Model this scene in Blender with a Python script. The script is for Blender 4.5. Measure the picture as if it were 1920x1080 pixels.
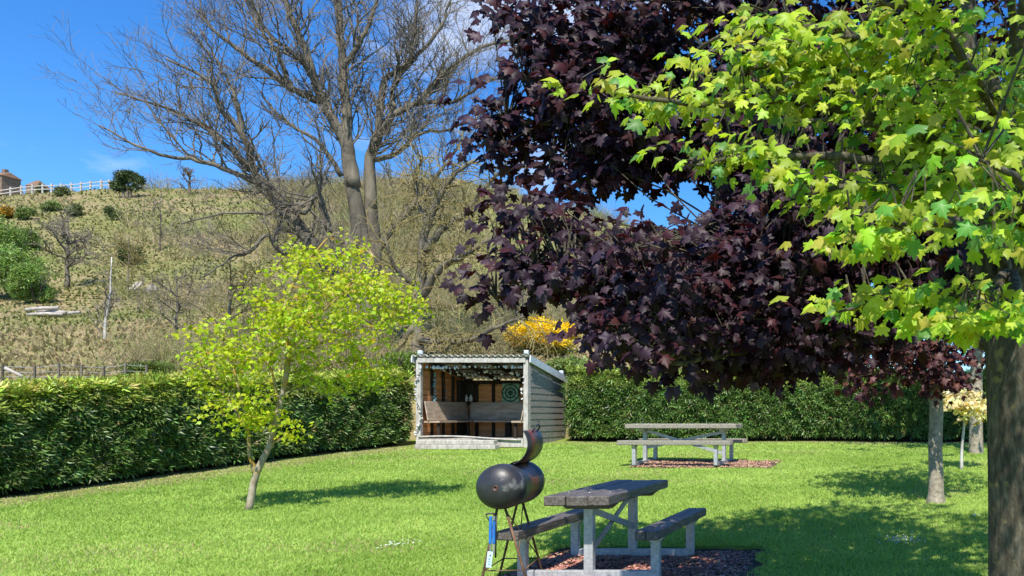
import bpy, bmesh, math, random
import numpy as np
from mathutils import Vector, Matrix, noise
random.seed(7)
RNG = np.random.default_rng(7)
PI = math.pi
for o in list(bpy.data.objects):
    bpy.data.objects.remove(o)
SC = bpy.context.scene
COL = SC.collection

# ------------------------------------------------------------------ camera, sky, sun, exposure
FPX, CX, CY, ZC = 1600.0, 1700.0, 775.0, 2.0          # the photograph is a crop: optical axis right of and below centre
cam_d = bpy.data.cameras.new('camera')
cam = bpy.data.objects.new('camera', cam_d)
COL.objects.link(cam)
cam.location = (0, 0, ZC)
cam.rotation_euler = (PI / 2, 0, 0)
cam_d.sensor_width = 36
cam_d.lens = 36 * FPX / 1920
cam_d.shift_x = (960 - CX) / 1920
cam_d.shift_y = (CY - 540) / 1920
cam_d.clip_start = 0.05
cam_d.clip_end = 2000
SC.camera = cam

SUN_ELEV = math.radians(54)
SH = Vector((-0.2, 0.98)).normalized()                 # where shadows fall on the lawn
world = bpy.data.worlds.new('World')
SC.world = world
world.use_nodes = True
wn = world.node_tree
wn.nodes.clear()
w_out = wn.nodes.new('ShaderNodeOutputWorld')
w_bg = wn.nodes.new('ShaderNodeBackground')
w_bg.inputs['Strength'].default_value = 0.1
sky = wn.nodes.new('ShaderNodeTexSky')
sky.sky_type = 'NISHITA'
sky.sun_disc = False
sky.sun_elevation = SUN_ELEV
sky.sun_rotation = math.atan2(-SH.x, -SH.y)
sky.altitude = 200
sky.air_density = 1.0
sky.dust_density = 0.15
sky.ozone_density = 3.2
hs = wn.nodes.new('ShaderNodeHueSaturation')
hs.inputs['Saturation'].default_value = 1.3
hs.inputs['Value'].default_value = 1.0
wn.links.new(sky.outputs[0], hs.inputs['Color'])
tc = wn.nodes.new('ShaderNodeTexCoord')
mp = wn.nodes.new('ShaderNodeMapping')
mp.inputs['Location'].default_value = (0.7, 0.4, 0.35)
mp.inputs['Scale'].default_value = (2.3, 2.3, 5.0)
nz = wn.nodes.new('ShaderNodeTexNoise')
nz.inputs['Scale'].default_value = 1.9
nz.inputs['Detail'].default_value = 8
nz.inputs['Roughness'].default_value = 0.55
rmp = wn.nodes.new('ShaderNodeValToRGB')
rmp.color_ramp.elements[0].position = 0.585
rmp.color_ramp.elements[1].position = 0.86
rmp.color_ramp.elements[1].color = (0.9, 0.9, 0.9, 1)
mx = wn.nodes.new('ShaderNodeMixRGB')
mx.inputs[2].default_value = (8.6, 8.9, 9.3, 1)
wn.links.new(tc.outputs['Generated'], mp.inputs[0])
wn.links.new(mp.outputs[0], nz.inputs['Vector'])
wn.links.new(nz.outputs[0], rmp.inputs[0])
wn.links.new(rmp.outputs[0], mx.inputs[0])
tintn = wn.nodes.new('ShaderNodeMixRGB')
tintn.blend_type = 'MULTIPLY'
tintn.inputs[0].default_value = 1.0
tintn.inputs[2].default_value = (0.84, 1.12, 1.42, 1)
wn.links.new(hs.outputs[0], tintn.inputs[1])
wn.links.new(tintn.outputs[0], mx.inputs[1])
wn.links.new(mx.outputs[0], w_bg.inputs[0])
wn.links.new(w_bg.outputs[0], w_out.inputs[0])

sun_d = bpy.data.lights.new('sun', 'SUN')
sun_d.energy = 4.8
sun_d.angle = math.radians(0.5)
sun_d.color = (1.0, 0.95, 0.86)
sun = bpy.data.objects.new('sun', sun_d)
COL.objects.link(sun)
sdir = Vector((SH.x * math.cos(SUN_ELEV), SH.y * math.cos(SUN_ELEV), -math.sin(SUN_ELEV)))
sun.rotation_euler = sdir.to_track_quat('-Z', 'Y').to_euler()
sun.location = (-5, -10, 20)

SC.view_settings.view_transform = 'Standard'
SC.view_settings.look = 'None'
SC.view_settings.exposure = 0.55
SC.view_settings.gamma = 1
SC.view_settings.use_curve_mapping = False
SC.cycles.max_bounces = 8
SC.cycles.transparent_max_bounces = 6

# ------------------------------------------------------------------ helpers
def P(px, py, Y):
    """world point seen at a photograph pixel, at distance Y"""
    return Vector(((px - CX) / FPX * Y, Y, ZC + (CY - py) / FPX * Y))

def lawn_z(x, y):
    y = max(-30.0, min(y, 24.0))
    z = 0.06 * y + 0.018 * math.sin(x * 0.9 + 1) * math.cos(y * 0.7)
    e = min(x + 3.75, -1.45 - x, y - 7.35, 9.35 - y)          # the bed dug in level under the near table
    if e > -0.12:
        k = min(1.0, (e + 0.12) / 0.16); z = z * (1 - k) + min(z, 0.468) * k
    return z

def tag(o, label=None, cat=None, group=None, kind=None):
    if label: o['label'] = label
    if cat: o['category'] = cat
    if group: o['group'] = group
    if kind: o['kind'] = kind
    return o

def empty(name, loc=(0, 0, 0), rz=0):
    o = bpy.data.objects.new(name, None)
    o.empty_display_size = 0.1
    o.location = loc
    o.rotation_euler = (0, 0, rz)
    COL.objects.link(o)
    return o

def link(name, me, parent=None):
    o = bpy.data.objects.new(name, me)
    COL.objects.link(o)
    if parent is not None:
        o.parent = parent
    return o

class MB:
    """collects geometry for one mesh object"""
    def __init__(s):
        s.v = []; s.f = []; s.sm = []
    def add(s, vs, fs, smooth=False):
        b = len(s.v)
        s.v.extend([tuple(p) for p in vs])
        s.f.extend([tuple(i + b for i in f) for f in fs])
        s.sm.extend([smooth] * len(fs))
    def box(s, c, size, M=None, bev=0.0):
        hx, hy, hz = size[0] / 2, size[1] / 2, size[2] / 2
        if bev > 0:
            bm = bmesh.new()
            bmesh.ops.create_cube(bm, size=1)
            for q in bm.verts: q.co = Vector((q.co.x * size[0], q.co.y * size[1], q.co.z * size[2]))
            bmesh.ops.bevel(bm, geom=bm.edges[:], offset=bev, segments=1, affect='EDGES')
            vs = [q.co.copy() for q in bm.verts]
            bm.verts.index_update()
            fs = [[q.index for q in f.verts] for f in bm.faces]
            bm.free()
        else:
            vs = [Vector((x, y, z)) for x in (-hx, hx) for y in (-hy, hy) for z in (-hz, hz)]
            fs = [(0, 1, 3, 2), (4, 6, 7, 5), (0, 4, 5, 1), (2, 3, 7, 6), (0, 2, 6, 4), (1, 5, 7, 3)]
        c = Vector(c)
        s.add([(M @ p if M else p) + c for p in vs], fs)
        return s
    def beam(s, a, b, w, h, bev=0.0, up=(0, 0, 1)):
        a = Vector(a); b = Vector(b); d = b - a
        y = d.normalized(); x = y.cross(Vector(up)).normalized(); z = x.cross(y)
        M = Matrix((x, y, z)).transposed()
        return s.box((a + b) / 2, (w, d.length, h), M, bev)
    def tube(s, pts, rad, n=6, cap=True):
        pts = [Vector(p) for p in pts]
        if not hasattr(rad, '__len__'): rad = [rad] * len(pts)
        vs = []; fs = []
        ref = None
        for i, p in enumerate(pts):
            t = (pts[min(i + 1, len(pts) - 1)] - pts[max(i - 1, 0)])
            if t.length < 1e-9: t = Vector((0, 0, 1))
            t.normalize()
            if ref is None:
                ref = Vector((1, 0, 0)) if abs(t.x) < 0.8 else Vector((0, 1, 0))
            x = (ref - t * ref.dot(t))
            if x.length < 1e-5: x = t.orthogonal()
            x.normalize(); ref = x
            y = t.cross(x)
            for k in range(n):
                a = 2 * PI * k / n
                vs.append(p + (x * math.cos(a) + y * math.sin(a)) * rad[i])
        for i in range(len(pts) - 1):
            for k in range(n):
                k2 = (k + 1) % n
                fs.append((i * n + k, i * n + k2, (i + 1) * n + k2, (i + 1) * n + k))
        if cap:
            fs.append(tuple(range(n - 1, -1, -1)))
            m = (len(pts) - 1) * n
            fs.append(tuple(m + k for k in range(n)))
        s.add(vs, fs, smooth=n > 4)
        return s
    def mesh(s, name, m):
        me = bpy.data.meshes.new(name)
        me.from_pydata(s.v, [], s.f)
        me.polygons.foreach_set('use_smooth', s.sm)
        if m: me.materials.append(m)
        me.update()
        return me
    def build(s, name, m, parent=None):
        return link(name, s.mesh(name, m), parent)

def big_mesh(name, V, F, tint, m, parent=None, smooth=False):
    """V (n,3), F (m,3) arrays, tint (n,3) per vertex colour of the thing itself"""
    me = bpy.data.meshes.new(name)
    V = np.ascontiguousarray(V, dtype=np.float32); F = np.ascontiguousarray(F, dtype=np.int32)
    me.vertices.add(len(V)); me.vertices.foreach_set('co', V.ravel())
    me.loops.add(F.size); me.loops.foreach_set('vertex_index', F.ravel())
    me.polygons.add(len(F))
    me.polygons.foreach_set('loop_start', np.arange(0, F.size, F.shape[1], dtype=np.int32))
    if smooth: me.polygons.foreach_set('use_smooth', np.ones(len(F), dtype=bool))
    if tint is not None:
        at = me.color_attributes.new('tint', 'FLOAT_COLOR', 'POINT')
        at.data.foreach_set('color', np.concatenate([tint, np.ones((len(V), 1))], 1).astype(np.float32).ravel())
    me.update(calc_edges=True)
    me.materials.append(m)
    return link(name, me, parent)

def nrm(a):
    return a / np.maximum(np.linalg.norm(a, axis=1, keepdims=True), 1e-9)

def frames(tip, normal):
    """rotation matrices (columns x, y=tip, z~normal)"""
    y = nrm(tip); x = nrm(np.cross(y, normal)); z = np.cross(x, y)
    return np.stack([x, y, z], axis=2)

def scatter(name, tv, tf, R, T, S, tint, m, parent=None):
    N = len(T); k = len(tv)
    V = np.einsum('nij,kj->nki', R, tv) * S[:, None, None] + T[:, None, :]
    F = (tf[None, :, :] + (np.arange(N) * k)[:, None, None]).reshape(-1, tf.shape[1])
    return big_mesh(name, V.reshape(-1, 3), F, np.repeat(tint, k, axis=0), m, parent)

def vary(base, n, spread=0.25, hue=0.12):
    b = np.array(base)[None, :]
    v = 1 + spread * RNG.standard_normal((n, 1))
    h = 1 + hue * RNG.standard_normal((n, 3))
    return np.clip(b * np.clip(v, 0.35, 2.2) * np.clip(h, 0.5, 1.6), 0.001, 0.95)

# ------------------------------------------------------------------ materials
def new_mat(name):
    m = bpy.data.materials.new(name); m.use_nodes = True
    nt = m.node_tree
    b = nt.nodes['Principled BSDF']
    return m, nt, b

def noise_node(nt, scale, detail=5, vec=None, rough=0.6):
    n = nt.nodes.new('ShaderNodeTexNoise')
    n.inputs['Scale'].default_value = scale; n.inputs['Detail'].default_value = detail
    n.inputs['Roughness'].default_value = rough
    if vec is not None: nt.links.new(vec, n.inputs['Vector'])
    return n

def ramp(nt, src, stops):
    r = nt.nodes.new('ShaderNodeValToRGB')
    e = r.color_ramp.elements
    while len(e) < len(stops): e.new(0.5)
    for q, (p, c) in zip(e, stops):
        q.position = p; q.color = (*c, 1)
    nt.links.new(src, r.inputs[0])
    return r

def mixc(nt, fac, a, b, mode='MIX'):
    x = nt.nodes.new('ShaderNodeMixRGB'); x.blend_type = mode
    for i, v in ((0, fac), (1, a), (2, b)):
        if hasattr(v, 'links') or hasattr(v, 'is_linked'): nt.links.new(v, x.inputs[i])
        elif isinstance(v, tuple): x.inputs[i].default_value = (*v, 1)
        else: x.inputs[i].default_value = v
    return x.outputs[0]

def rough_mat(name, stops, scale=6, rough=0.8, bump=0.3, stretch=(1, 1, 1), metal=0, bscale=None, coord='Object', spec=0.3, patches=None):
    m, nt, b = new_mat(name)
    tcn = nt.nodes.new('ShaderNodeTexCoord')
    mpn = nt.nodes.new('ShaderNodeMapping'); mpn.inputs['Scale'].default_value = stretch
    oi = nt.nodes.new('ShaderNodeObjectInfo')
    va = nt.nodes.new('ShaderNodeVectorMath'); va.operation = 'ADD'
    sc = nt.nodes.new('ShaderNodeVectorMath'); sc.operation = 'SCALE'; sc.inputs['Scale'].default_value = 17.0
    cmb = nt.nodes.new('ShaderNodeCombineXYZ')
    for i in range(3): nt.links.new(oi.outputs['Random'], cmb.inputs[i])
    nt.links.new(cmb.outputs[0], sc.inputs[0])
    nt.links.new(tcn.outputs[coord], va.inputs[0]); nt.links.new(sc.outputs[0], va.inputs[1])
    nt.links.new(va.outputs[0], mpn.inputs[0])
    n = noise_node(nt, scale, 8, mpn.outputs[0], 0.65)
    r = ramp(nt, n.outputs[0], stops)
    col = r.outputs[0]
    if patches:
        n3 = noise_node(nt, patches[0], 6, va.outputs[0], 0.6)
        r3 = ramp(nt, n3.outputs[0], [(patches[1], (0, 0, 0)), (patches[1] + 0.07, (1, 1, 1))])
        col = mixc(nt, r3.outputs[0], col, patches[2])
    nt.links.new(col, b.inputs['Base Color'])
    b.inputs['Roughness'].default_value = rough; b.inputs['Metallic'].default_value = metal
    b.inputs['Specular IOR Level'].default_value = spec
    if bump:
        n2 = noise_node(nt, bscale or scale * 4, 6, mpn.outputs[0], 0.7)
        bp = nt.nodes.new('ShaderNodeBump'); bp.inputs['Strength'].default_value = bump; bp.inputs['Distance'].default_value = 0.02
        nt.links.new(n2.outputs[0], bp.inputs['Height']); nt.links.new(bp.outputs[0], b.inputs['Normal'])
    return m

def leaf_mat(name, trans=0.35, tcol=(1.2, 1.25, 0.5), rough=0.5, spec=0.35):
    m, nt, b = new_mat(name)
    at = nt.nodes.new('ShaderNodeAttribute'); at.attribute_name = 'tint'
    nt.links.new(at.outputs['Color'], b.inputs['Base Color'])
    b.inputs['Roughness'].default_value = rough; b.inputs['Specular IOR Level'].default_value = spec
    tr = nt.nodes.new('ShaderNodeBsdfTranslucent')
    nt.links.new(mixc(nt, 1.0, at.outputs['Color'], tcol, 'MULTIPLY'), tr.inputs['Color'])
    ms = nt.nodes.new('ShaderNodeMixShader'); ms.inputs[0].default_value = trans
    nt.links.new(b.outputs[0], ms.inputs[1]); nt.links.new(tr.outputs[0], ms.inputs[2])
    nt.links.new(ms.outputs[0], nt.nodes['Material Output'].inputs[0])
    return m

M = {}
M['grass'] = leaf_mat('grass_blades', 0.3, (1.15, 1.2, 0.5), 0.55, 0.25)
M['hedge'] = leaf_mat('hedge_leaves', 0.15, (1.1, 1.2, 0.5), 0.42, 0.4)
M['leaf'] = leaf_mat('fresh_leaves', 0.52, (1.4, 1.4, 0.6), 0.45, 0.4)
M['purple'] = leaf_mat('purple_leaves', 0.2, (1.8, 0.5, 0.45), 0.5, 0.25)
M['dry'] = leaf_mat('dry_stems', 0.2, (1, 1, 0.8), 0.8, 0.15)
M['bark_grey'] = rough_mat('bark_grey', [(0.3, (0.05, 0.044, 0.034)), (0.5, (0.14, 0.122, 0.09)), (0.7, (0.26, 0.23, 0.165))], 3.0, 0.9, 0.7, (1, 1, 0.25))
M['twig'] = rough_mat('twig_bark', [(0.3, (0.1, 0.088, 0.068)), (0.7, (0.22, 0.19, 0.145))], 2, 0.9, 0)
M['twig_yellow'] = rough_mat('yellow_twigs', [(0.3, (0.17, 0.14, 0.05)), (0.7, (0.33, 0.27, 0.11))], 2, 0.9, 0)
M['bark_dark'] = rough_mat('bark_maple', [(0.28, (0.022, 0.019, 0.014)), (0.5, (0.085, 0.073, 0.05)), (0.72, (0.2, 0.175, 0.125))], 24, 0.92, 1.0, (1, 1, 0.3), bscale=34, patches=(9, 0.6, (0.22, 0.18, 0.07)))
M['bark_pale'] = rough_mat('bark_pale', [(0.3, (0.15, 0.12, 0.08)), (0.5, (0.34, 0.29, 0.21)), (0.7, (0.52, 0.46, 0.35))], 14, 0.85, 0.8, (1, 1, 1.3), patches=(7, 0.62, (0.2, 0.17, 0.1)))
M['bark_lichen'] = rough_mat('bark_with_lichen', [(0.3, (0.2, 0.16, 0.1)), (0.5, (0.34, 0.27, 0.12)), (0.68, (0.46, 0.36, 0.2))], 9, 0.85, 0.5, (1, 1, 0.5), patches=(6, 0.5, (0.42, 0.26, 0.05)))
M['bark_tan'] = rough_mat('bark_tan', [(0.3, (0.2, 0.15, 0.09)), (0.5, (0.38, 0.31, 0.21)), (0.7, (0.52, 0.46, 0.35))], 12, 0.85, 0.6, (1, 1, 0.5), patches=(5, 0.55, (0.44, 0.28, 0.07)))
M['bark_birch'] = rough_mat('bark_birch', [(0.3, (0.3, 0.28, 0.24)), (0.6, (0.6, 0.57, 0.5))], 4, 0.8, 0.2)
M['wood_dark'] = rough_mat('wood_stained', [(0.25, (0.04, 0.03, 0.025)), (0.5, (0.115, 0.097, 0.085)), (0.75, (0.25, 0.225, 0.205))], 5, 0.5, 0.5, (9, 0.8, 9), bscale=9, spec=0.45)
M['wood_grey'] = rough_mat('wood_weathered', [(0.25, (0.13, 0.115, 0.085)), (0.5, (0.29, 0.265, 0.21)), (0.75, (0.45, 0.42, 0.35))], 4, 0.85, 0.5, (0.9, 9, 9), bscale=9)
M['wood_pale'] = rough_mat('wood_silvered', [(0.25, (0.25, 0.225, 0.19)), (0.5, (0.46, 0.43, 0.38)), (0.75, (0.62, 0.59, 0.54))], 5, 0.85, 0.4, (3, 3, 1.2))
M['clad'] = rough_mat('cladding_grey', [(0.25, (0.14, 0.122, 0.1)), (0.5, (0.29, 0.265, 0.23)), (0.72, (0.42, 0.395, 0.355))], 5, 0.85, 0.5, (3, 1, 7), bscale=10)
M['inside'] = rough_mat('boards_orange', [(0.25, (0.42, 0.16, 0.06)), (0.5, (0.68, 0.3, 0.115)), (0.75, (0.78, 0.42, 0.2))], 4, 0.8, 0.3, (1, 1, 6))
M['stud'] = rough_mat('studs_dark', [(0.3, (0.018, 0.013, 0.01)), (0.7, (0.05, 0.036, 0.025))], 5, 0.85, 0.3)
M['bench'] = rough_mat('bench_boards', [(0.25, (0.26, 0.19, 0.13)), (0.5, (0.42, 0.33, 0.24)), (0.75, (0.58, 0.48, 0.38))], 3.2, 0.75, 0.3, (1.2, 1.2, 5))
M['galv'] = rough_mat('galvanised_steel', [(0.3, (0.29, 0.3, 0.3)), (0.5, (0.44, 0.45, 0.45)), (0.7, (0.58, 0.58, 0.57))], 26, 0.55, 0.05, metal=0.35, spec=0.5)
M['corr'] = rough_mat('roof_sheet', [(0.3, (0.3, 0.29, 0.27)), (0.7, (0.52, 0.5, 0.47))], 6, 0.6, 0.1, metal=0.3)
M['white'] = rough_mat('painted_pale', [(0.3, (0.55, 0.56, 0.56)), (0.7, (0.74, 0.75, 0.75))], 7, 0.6, 0.1)
M['shell'] = rough_mat('shells', [(0.3, (0.5, 0.49, 0.46)), (0.7, (0.82, 0.81, 0.78))], 12, 0.5, 0.1)
M['turq'] = rough_mat('turquoise_glass', [(0.3, (0.05, 0.3, 0.36)), (0.7, (0.25, 0.62, 0.7))], 20, 0.25, 0)
M['green_paint'] = rough_mat('green_glaze', [(0.3, (0.012, 0.05, 0.03)), (0.7, (0.03, 0.1, 0.06))], 14, 0.4, 0.1)
M['green_pale'] = rough_mat('green_pale_panel', [(0.3, (0.16, 0.3, 0.18)), (0.7, (0.34, 0.5, 0.36))], 16, 0.5, 0.1)
M['black'] = rough_mat('black_metal', [(0.3, (0.012, 0.012, 0.013)), (0.7, (0.035, 0.033, 0.034))], 9, 0.45, 0.1, spec=0.5)
M['rust'] = rough_mat('rusty_rod', [(0.3, (0.06, 0.03, 0.018)), (0.5, (0.15, 0.08, 0.045)), (0.7, (0.26, 0.17, 0.11))], 11, 0.8, 0.3)
M['blue'] = rough_mat('blue_plastic', [(0.3, (0.015, 0.12, 0.42)), (0.7, (0.03, 0.2, 0.58))], 9, 0.35, 0, spec=0.5)
M['steel'] = rough_mat('steel_plain', [(0.3, (0.3, 0.3, 0.3)), (0.7, (0.55, 0.55, 0.55))], 14, 0.35, 0, metal=0.6)
M['card'] = rough_mat('tag_card', [(0.3, (0.5, 0.66, 0.75)), (0.7, (0.62, 0.76, 0.83))], 5, 0.6, 0)
M['ink'] = rough_mat('tag_ink', [(0.3, (0.13, 0.3, 0.45)), (0.7, (0.16, 0.36, 0.52))], 5, 0.6, 0)
M['soil'] = rough_mat('soil', [(0.3, (0.05, 0.035, 0.022)), (0.7, (0.14, 0.1, 0.06))], 9, 0.95, 0.6)
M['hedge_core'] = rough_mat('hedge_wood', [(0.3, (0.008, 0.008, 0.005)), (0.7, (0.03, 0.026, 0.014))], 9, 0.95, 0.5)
M['stone'] = rough_mat('stone', [(0.3, (0.15, 0.11, 0.08)), (0.7, (0.27, 0.2, 0.14))], 3, 0.9, 0.5)
M['tile'] = rough_mat('roof_tile', [(0.3, (0.16, 0.10, 0.06)), (0.7, (0.26, 0.16, 0.1))], 3, 0.9, 0.4)
M['fence_white'] = rough_mat('fence_paint', [(0.3, (0.42, 0.39, 0.34)), (0.7, (0.55, 0.52, 0.47))], 3, 0.7, 0)
M['log'] = rough_mat('log_bleached', [(0.3, (0.3, 0.26, 0.22)), (0.7, (0.6, 0.55, 0.48))], 5, 0.85, 0.4)
M['track'] = rough_mat('track_gravel', [(0.3, (0.22, 0.2, 0.17)), (0.7, (0.36, 0.33, 0.29))], 3, 0.95, 0.3)
M['mulch'] = leaf_mat('bark_chips', 0.0, (1, 1, 1), 0.85, 0.2)
M['petal'] = leaf_mat('petals', 0.2, (1, 1, 1), 0.6, 0.2)

def ground_mat(name, dark, mid, light, s1, s2, dry=None):
    m, nt, b = new_mat(name)
    g = nt.nodes.new('ShaderNodeNewGeometry')
    a = noise_node(nt, s1, 8, g.outputs['Position'], 0.65)
    c = noise_node(nt, s2, 6, g.outputs['Position'], 0.7)
    r = ramp(nt, c.outputs[0], [(0.3, dark), (0.5, mid), (0.72, light)])
    col = r.outputs[0]
    if dry:
        r2 = ramp(nt, a.outputs[0], [(0.44, (0, 0, 0)), (0.62, (1, 1, 1))])
        r3 = ramp(nt, c.outputs[0], [(0.3, tuple(q * 0.55 for q in dry)), (0.7, dry)])
        col = mixc(nt, r2.outputs[0], col, r3.outputs[0])
    nt.links.new(col, b.inputs['Base Color'])
    b.inputs['Roughness'].default_value = 0.95; b.inputs['Specular IOR Level'].default_value = 0.1
    bp = nt.nodes.new('ShaderNodeBump'); bp.inputs['Strength'].default_value = 0.6; bp.inputs['Distance'].default_value = 0.1
    nt.links.new(c.outputs[0], bp.inputs['Height']); nt.links.new(bp.outputs[0], b.inputs['Normal'])
    return m
M['lawn'] = ground_mat('lawn_ground', (0.13, 0.19, 0.03), (0.2, 0.28, 0.045), (0.28, 0.36, 0.07), 0.6, 9)
M['hill'] = ground_mat('hill_ground', (0.11, 0.12, 0.035), (0.19, 0.19, 0.065), (0.29, 0.27, 0.11), 0.09, 1.3, (0.36, 0.28, 0.15))

# ------------------------------------------------------------------ the ground
HEDGE_L = [(-14.6, 5.0), (-13.95, 9.0), (-13.3, 12.5), (-12.95, 14.8), (-12.5, 18.2), (-11.95, 20.6)]
def hedge_x(y):
    p = HEDGE_L
    for (x0, y0), (x1, y1) in zip(p, p[1:]):
        if y <= y1: return x0 + (x1 - x0) * (y - y0) / (y1 - y0)
    return p[-1][0]

def grid_sheet(name, xs, ys, zf, m):
    V = np.array([(x, y, zf(x, y)) for y in ys for x in xs]); n = len(xs)
    F = np.array([(j * n + i, j * n + i + 1, (j + 1) * n + i + 1, (j + 1) * n + i) for j in range(len(ys) - 1) for i in range(n - 1)])
    return big_mesh(name, V, F, None, m, None, True)
tag(grid_sheet('lawn', np.concatenate([np.linspace(-16, -4.2, 30), np.linspace(-4.1, -1.1, 51), np.linspace(-1, 14, 36)]), np.concatenate([np.linspace(-14, 6.9, 40), np.linspace(7, 9.7, 50), np.linspace(9.9, 23.5, 46)]), lawn_z, M['lawn']), 'mown green lawn rising gently to the hedge', None, None, 'structure')

ZT_Y = [0, 10, 14, 18, 22, 28, 42, 60, 80, 100, 110, 150, 220, 400]
ZT_Z = [0.4, 0.55, 0.95, 2.35, 2.75, 4.0, 7.3, 13.0, 20.8, 27.6, 29.3, 30, 24, 10]
TU = [-1.4, -1.06, -0.9, -0.625, -0.53, -0.47, -0.40, -0.32, -0.25, -0.156, -0.06, 0.03, 0.3, 1.5]
TG_ = [1.0, 1.0, 1.02, 1.06, 1.07, 1.02, 0.94, 0.84, 0.74, 0.5, 0.2, 0.12, 0.1, 0.1]
def terrain(x, y):
    u = x / max(y, 1)
    if x < 0 and y < 24:
        yy = max(y, min(22.0, y + max(0, (-13.8 - x)) * 0.15))
    else: yy = y
    z = float(np.interp(yy, ZT_Y, ZT_Z)); g = float(np.interp(u, TU, TG_))
    if z > 2.2: z = 2.2 + (z - 2.2) * g
    k = min(1.0, max(0.0, (y - 20) / 30))
    z += k * (0.9 * noise.noise((x * 0.06, y * 0.06, 3)) + 0.35 * noise.noise((x * 0.2, y * 0.2, 7)))
    return z
us = np.concatenate([np.linspace(-3.2, -1.3, 12), np.linspace(-1.25, 0.2, 120), np.linspace(0.25, 2.5, 16)])
yr = np.concatenate([np.linspace(7, 30, 24), np.linspace(31, 112, 82), np.linspace(116, 400, 22)])
tv, tq = [], []
for j, y in enumerate(yr):
    for u in us:
        x = u * y
        z = terrain(x, y)
        inside = (x > hedge_x(min(y, 20.6)) - 0.9 and y < 22.9)
        if inside: z = min(z, lawn_z(x, y) - 0.35)
        tv.append((x, y, z))
n = len(us)
for j in range(len(yr) - 1):
    for i in range(n - 1):
        tq.append((j * n + i, j * n + i + 1, (j + 1) * n + i + 1, (j + 1) * n + i))
tag(big_mesh('hillside', np.array(tv), np.array(tq), None, M['hill'], None, True), 'steep rough grass hillside behind the garden', None, None, 'structure')

TVZ = np.array(tv)[:, 2].reshape(len(yr), len(us))
def tz(x, y):
    """height of the hillside sheet, arrays"""
    u = np.clip(x / np.maximum(y, 1), us[0], us[-1] - 1e-6); y = np.clip(y, yr[0], yr[-1] - 1e-6)
    i = np.clip(np.searchsorted(us, u, side='right') - 1, 0, len(us) - 2); j = np.clip(np.searchsorted(yr, y, side='right') - 1, 0, len(yr) - 2)
    fu = (u - us[i]) / (us[i + 1] - us[i]); fy = (y - yr[j]) / (yr[j + 1] - yr[j])
    return (TVZ[j, i] * (1 - fu) + TVZ[j, i + 1] * fu) * (1 - fy) + (TVZ[j + 1, i] * (1 - fu) + TVZ[j + 1, i + 1] * fu) * fy
RAY_Y = np.concatenate([np.arange(15, 40, 0.25), np.arange(40, 140, 0.5)])
HLX = np.interp(RAY_Y, [p[1] for p in HEDGE_L], [p[0] for p in HEDGE_L])
def TGPS(px, py):
    """points of the hillside seen at pixels (arrays)"""
    px = np.asarray(px, float)[:, None]; py = np.asarray(py, float)[:, None]; Yv = RAY_Y[None]
    X = (px - CX) / FPX * Yv; Zr = ZC + (CY - py) / FPX * Yv
    hit = (Zr <= tz(X, np.broadcast_to(Yv, X.shape))) & ((X < HLX[None] - 1) | (Yv > 23))
    k = np.where(hit.any(1), hit.argmax(1), np.searchsorted(RAY_Y, 100)); y = RAY_Y[k]; x = (px[:, 0] - CX) / FPX * y
    return np.stack([x, y, tz(x, y)], 1)
def TGP(px, py):
    return Vector(TGPS([px], [py])[0])

# beds of bark chips under the two tables
BEDS = [(-3.75, -1.45, 7.35, 9.35), (-5.25, -2.55, 16.1, 17.35)]
def in_bed(x, y, g=0.0):
    return any(a - g < x < b + g and c - g < y < d + g for a, b, c, d in BEDS)

# ------------------------------------------------------------------ leaf shapes
def maple_leaf(fold, droop, seed=0):
    half = [(0.04, -0.01), (0.34, -0.09), (0.40, 0.09), (0.31, 0.17), (0.60, 0.30), (0.51, 0.47), (0.25, 0.43), (0.30, 0.67), (0.14, 0.69)]
    out = half + [(0, 1.0)] + [(-x, y) for x, y in reversed(half)]
    r = random.Random(seed)
    pts = [(x * (1 + r.uniform(-.09, .09)), y * (1 + r.uniform(-.06, .06))) for x, y in out]
    pts = [(0, 0.3)] + pts
    notch = {1, 3, 4, 7, 9, 11, 13, 16, 17, 19}
    v = np.array([(x, y, -fold * abs(x) - droop * max(0, y - 0.2) ** 2 - 0.25 * x * x - (0.085 if i in notch else 0.0)) for i, (x, y) in enumerate(pts)])
    k = len(out)
    f = np.array([(0, 1 + i, 1 + (i + 1) % k) for i in range(k)])
    return v, f
def small_leaf():
    v = np.array([(0, 0, 0), (0.28, 0.2, -0.06), (0.36, 0.5, -0.12), (0.14, 0.62, -0.08), (0, 1, -0.2), (-0.14, 0.62, -0.08), (-0.36, 0.5, -0.12), (-0.28, 0.2, -0.06)])
    return v, np.array([(0, 1, 7), (1, 2, 3), (1, 3, 7), (7, 3, 5), (7, 5, 6), (3, 4, 5)])
def spray(n=6, seed=1):
    """a hedge spray: narrow leaflets fanning from a stem"""
    r = random.Random(seed); V = []; F = []
    for i in range(n):
        t = i / (n - 1); a = (t - 0.5) * 2.2 + r.uniform(-.15, .15); L = 0.55 + 0.45 * math.cos(a) + r.uniform(-.1, .1); w = 0.10
        b = Vector((0.08 * math.sin(a), 0.15 * r.random(), 0)); d = Vector((math.sin(a), math.cos(a), r.uniform(-.3, .25))); s = Vector((d.y, -d.x, r.uniform(-.5, .5))).normalized()
        k = len(V); V += [b, b + d * L * 0.5 + s * w, b + d * L, b + d * L * 0.5 - s * w]; F += [(k, k + 1, k + 2), (k, k + 2, k + 3)]
    return np.array([tuple(q) for q in V]), np.array(F)

def rand_dirs(n):
    return nrm(RNG.standard_normal((n, 3)))

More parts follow.
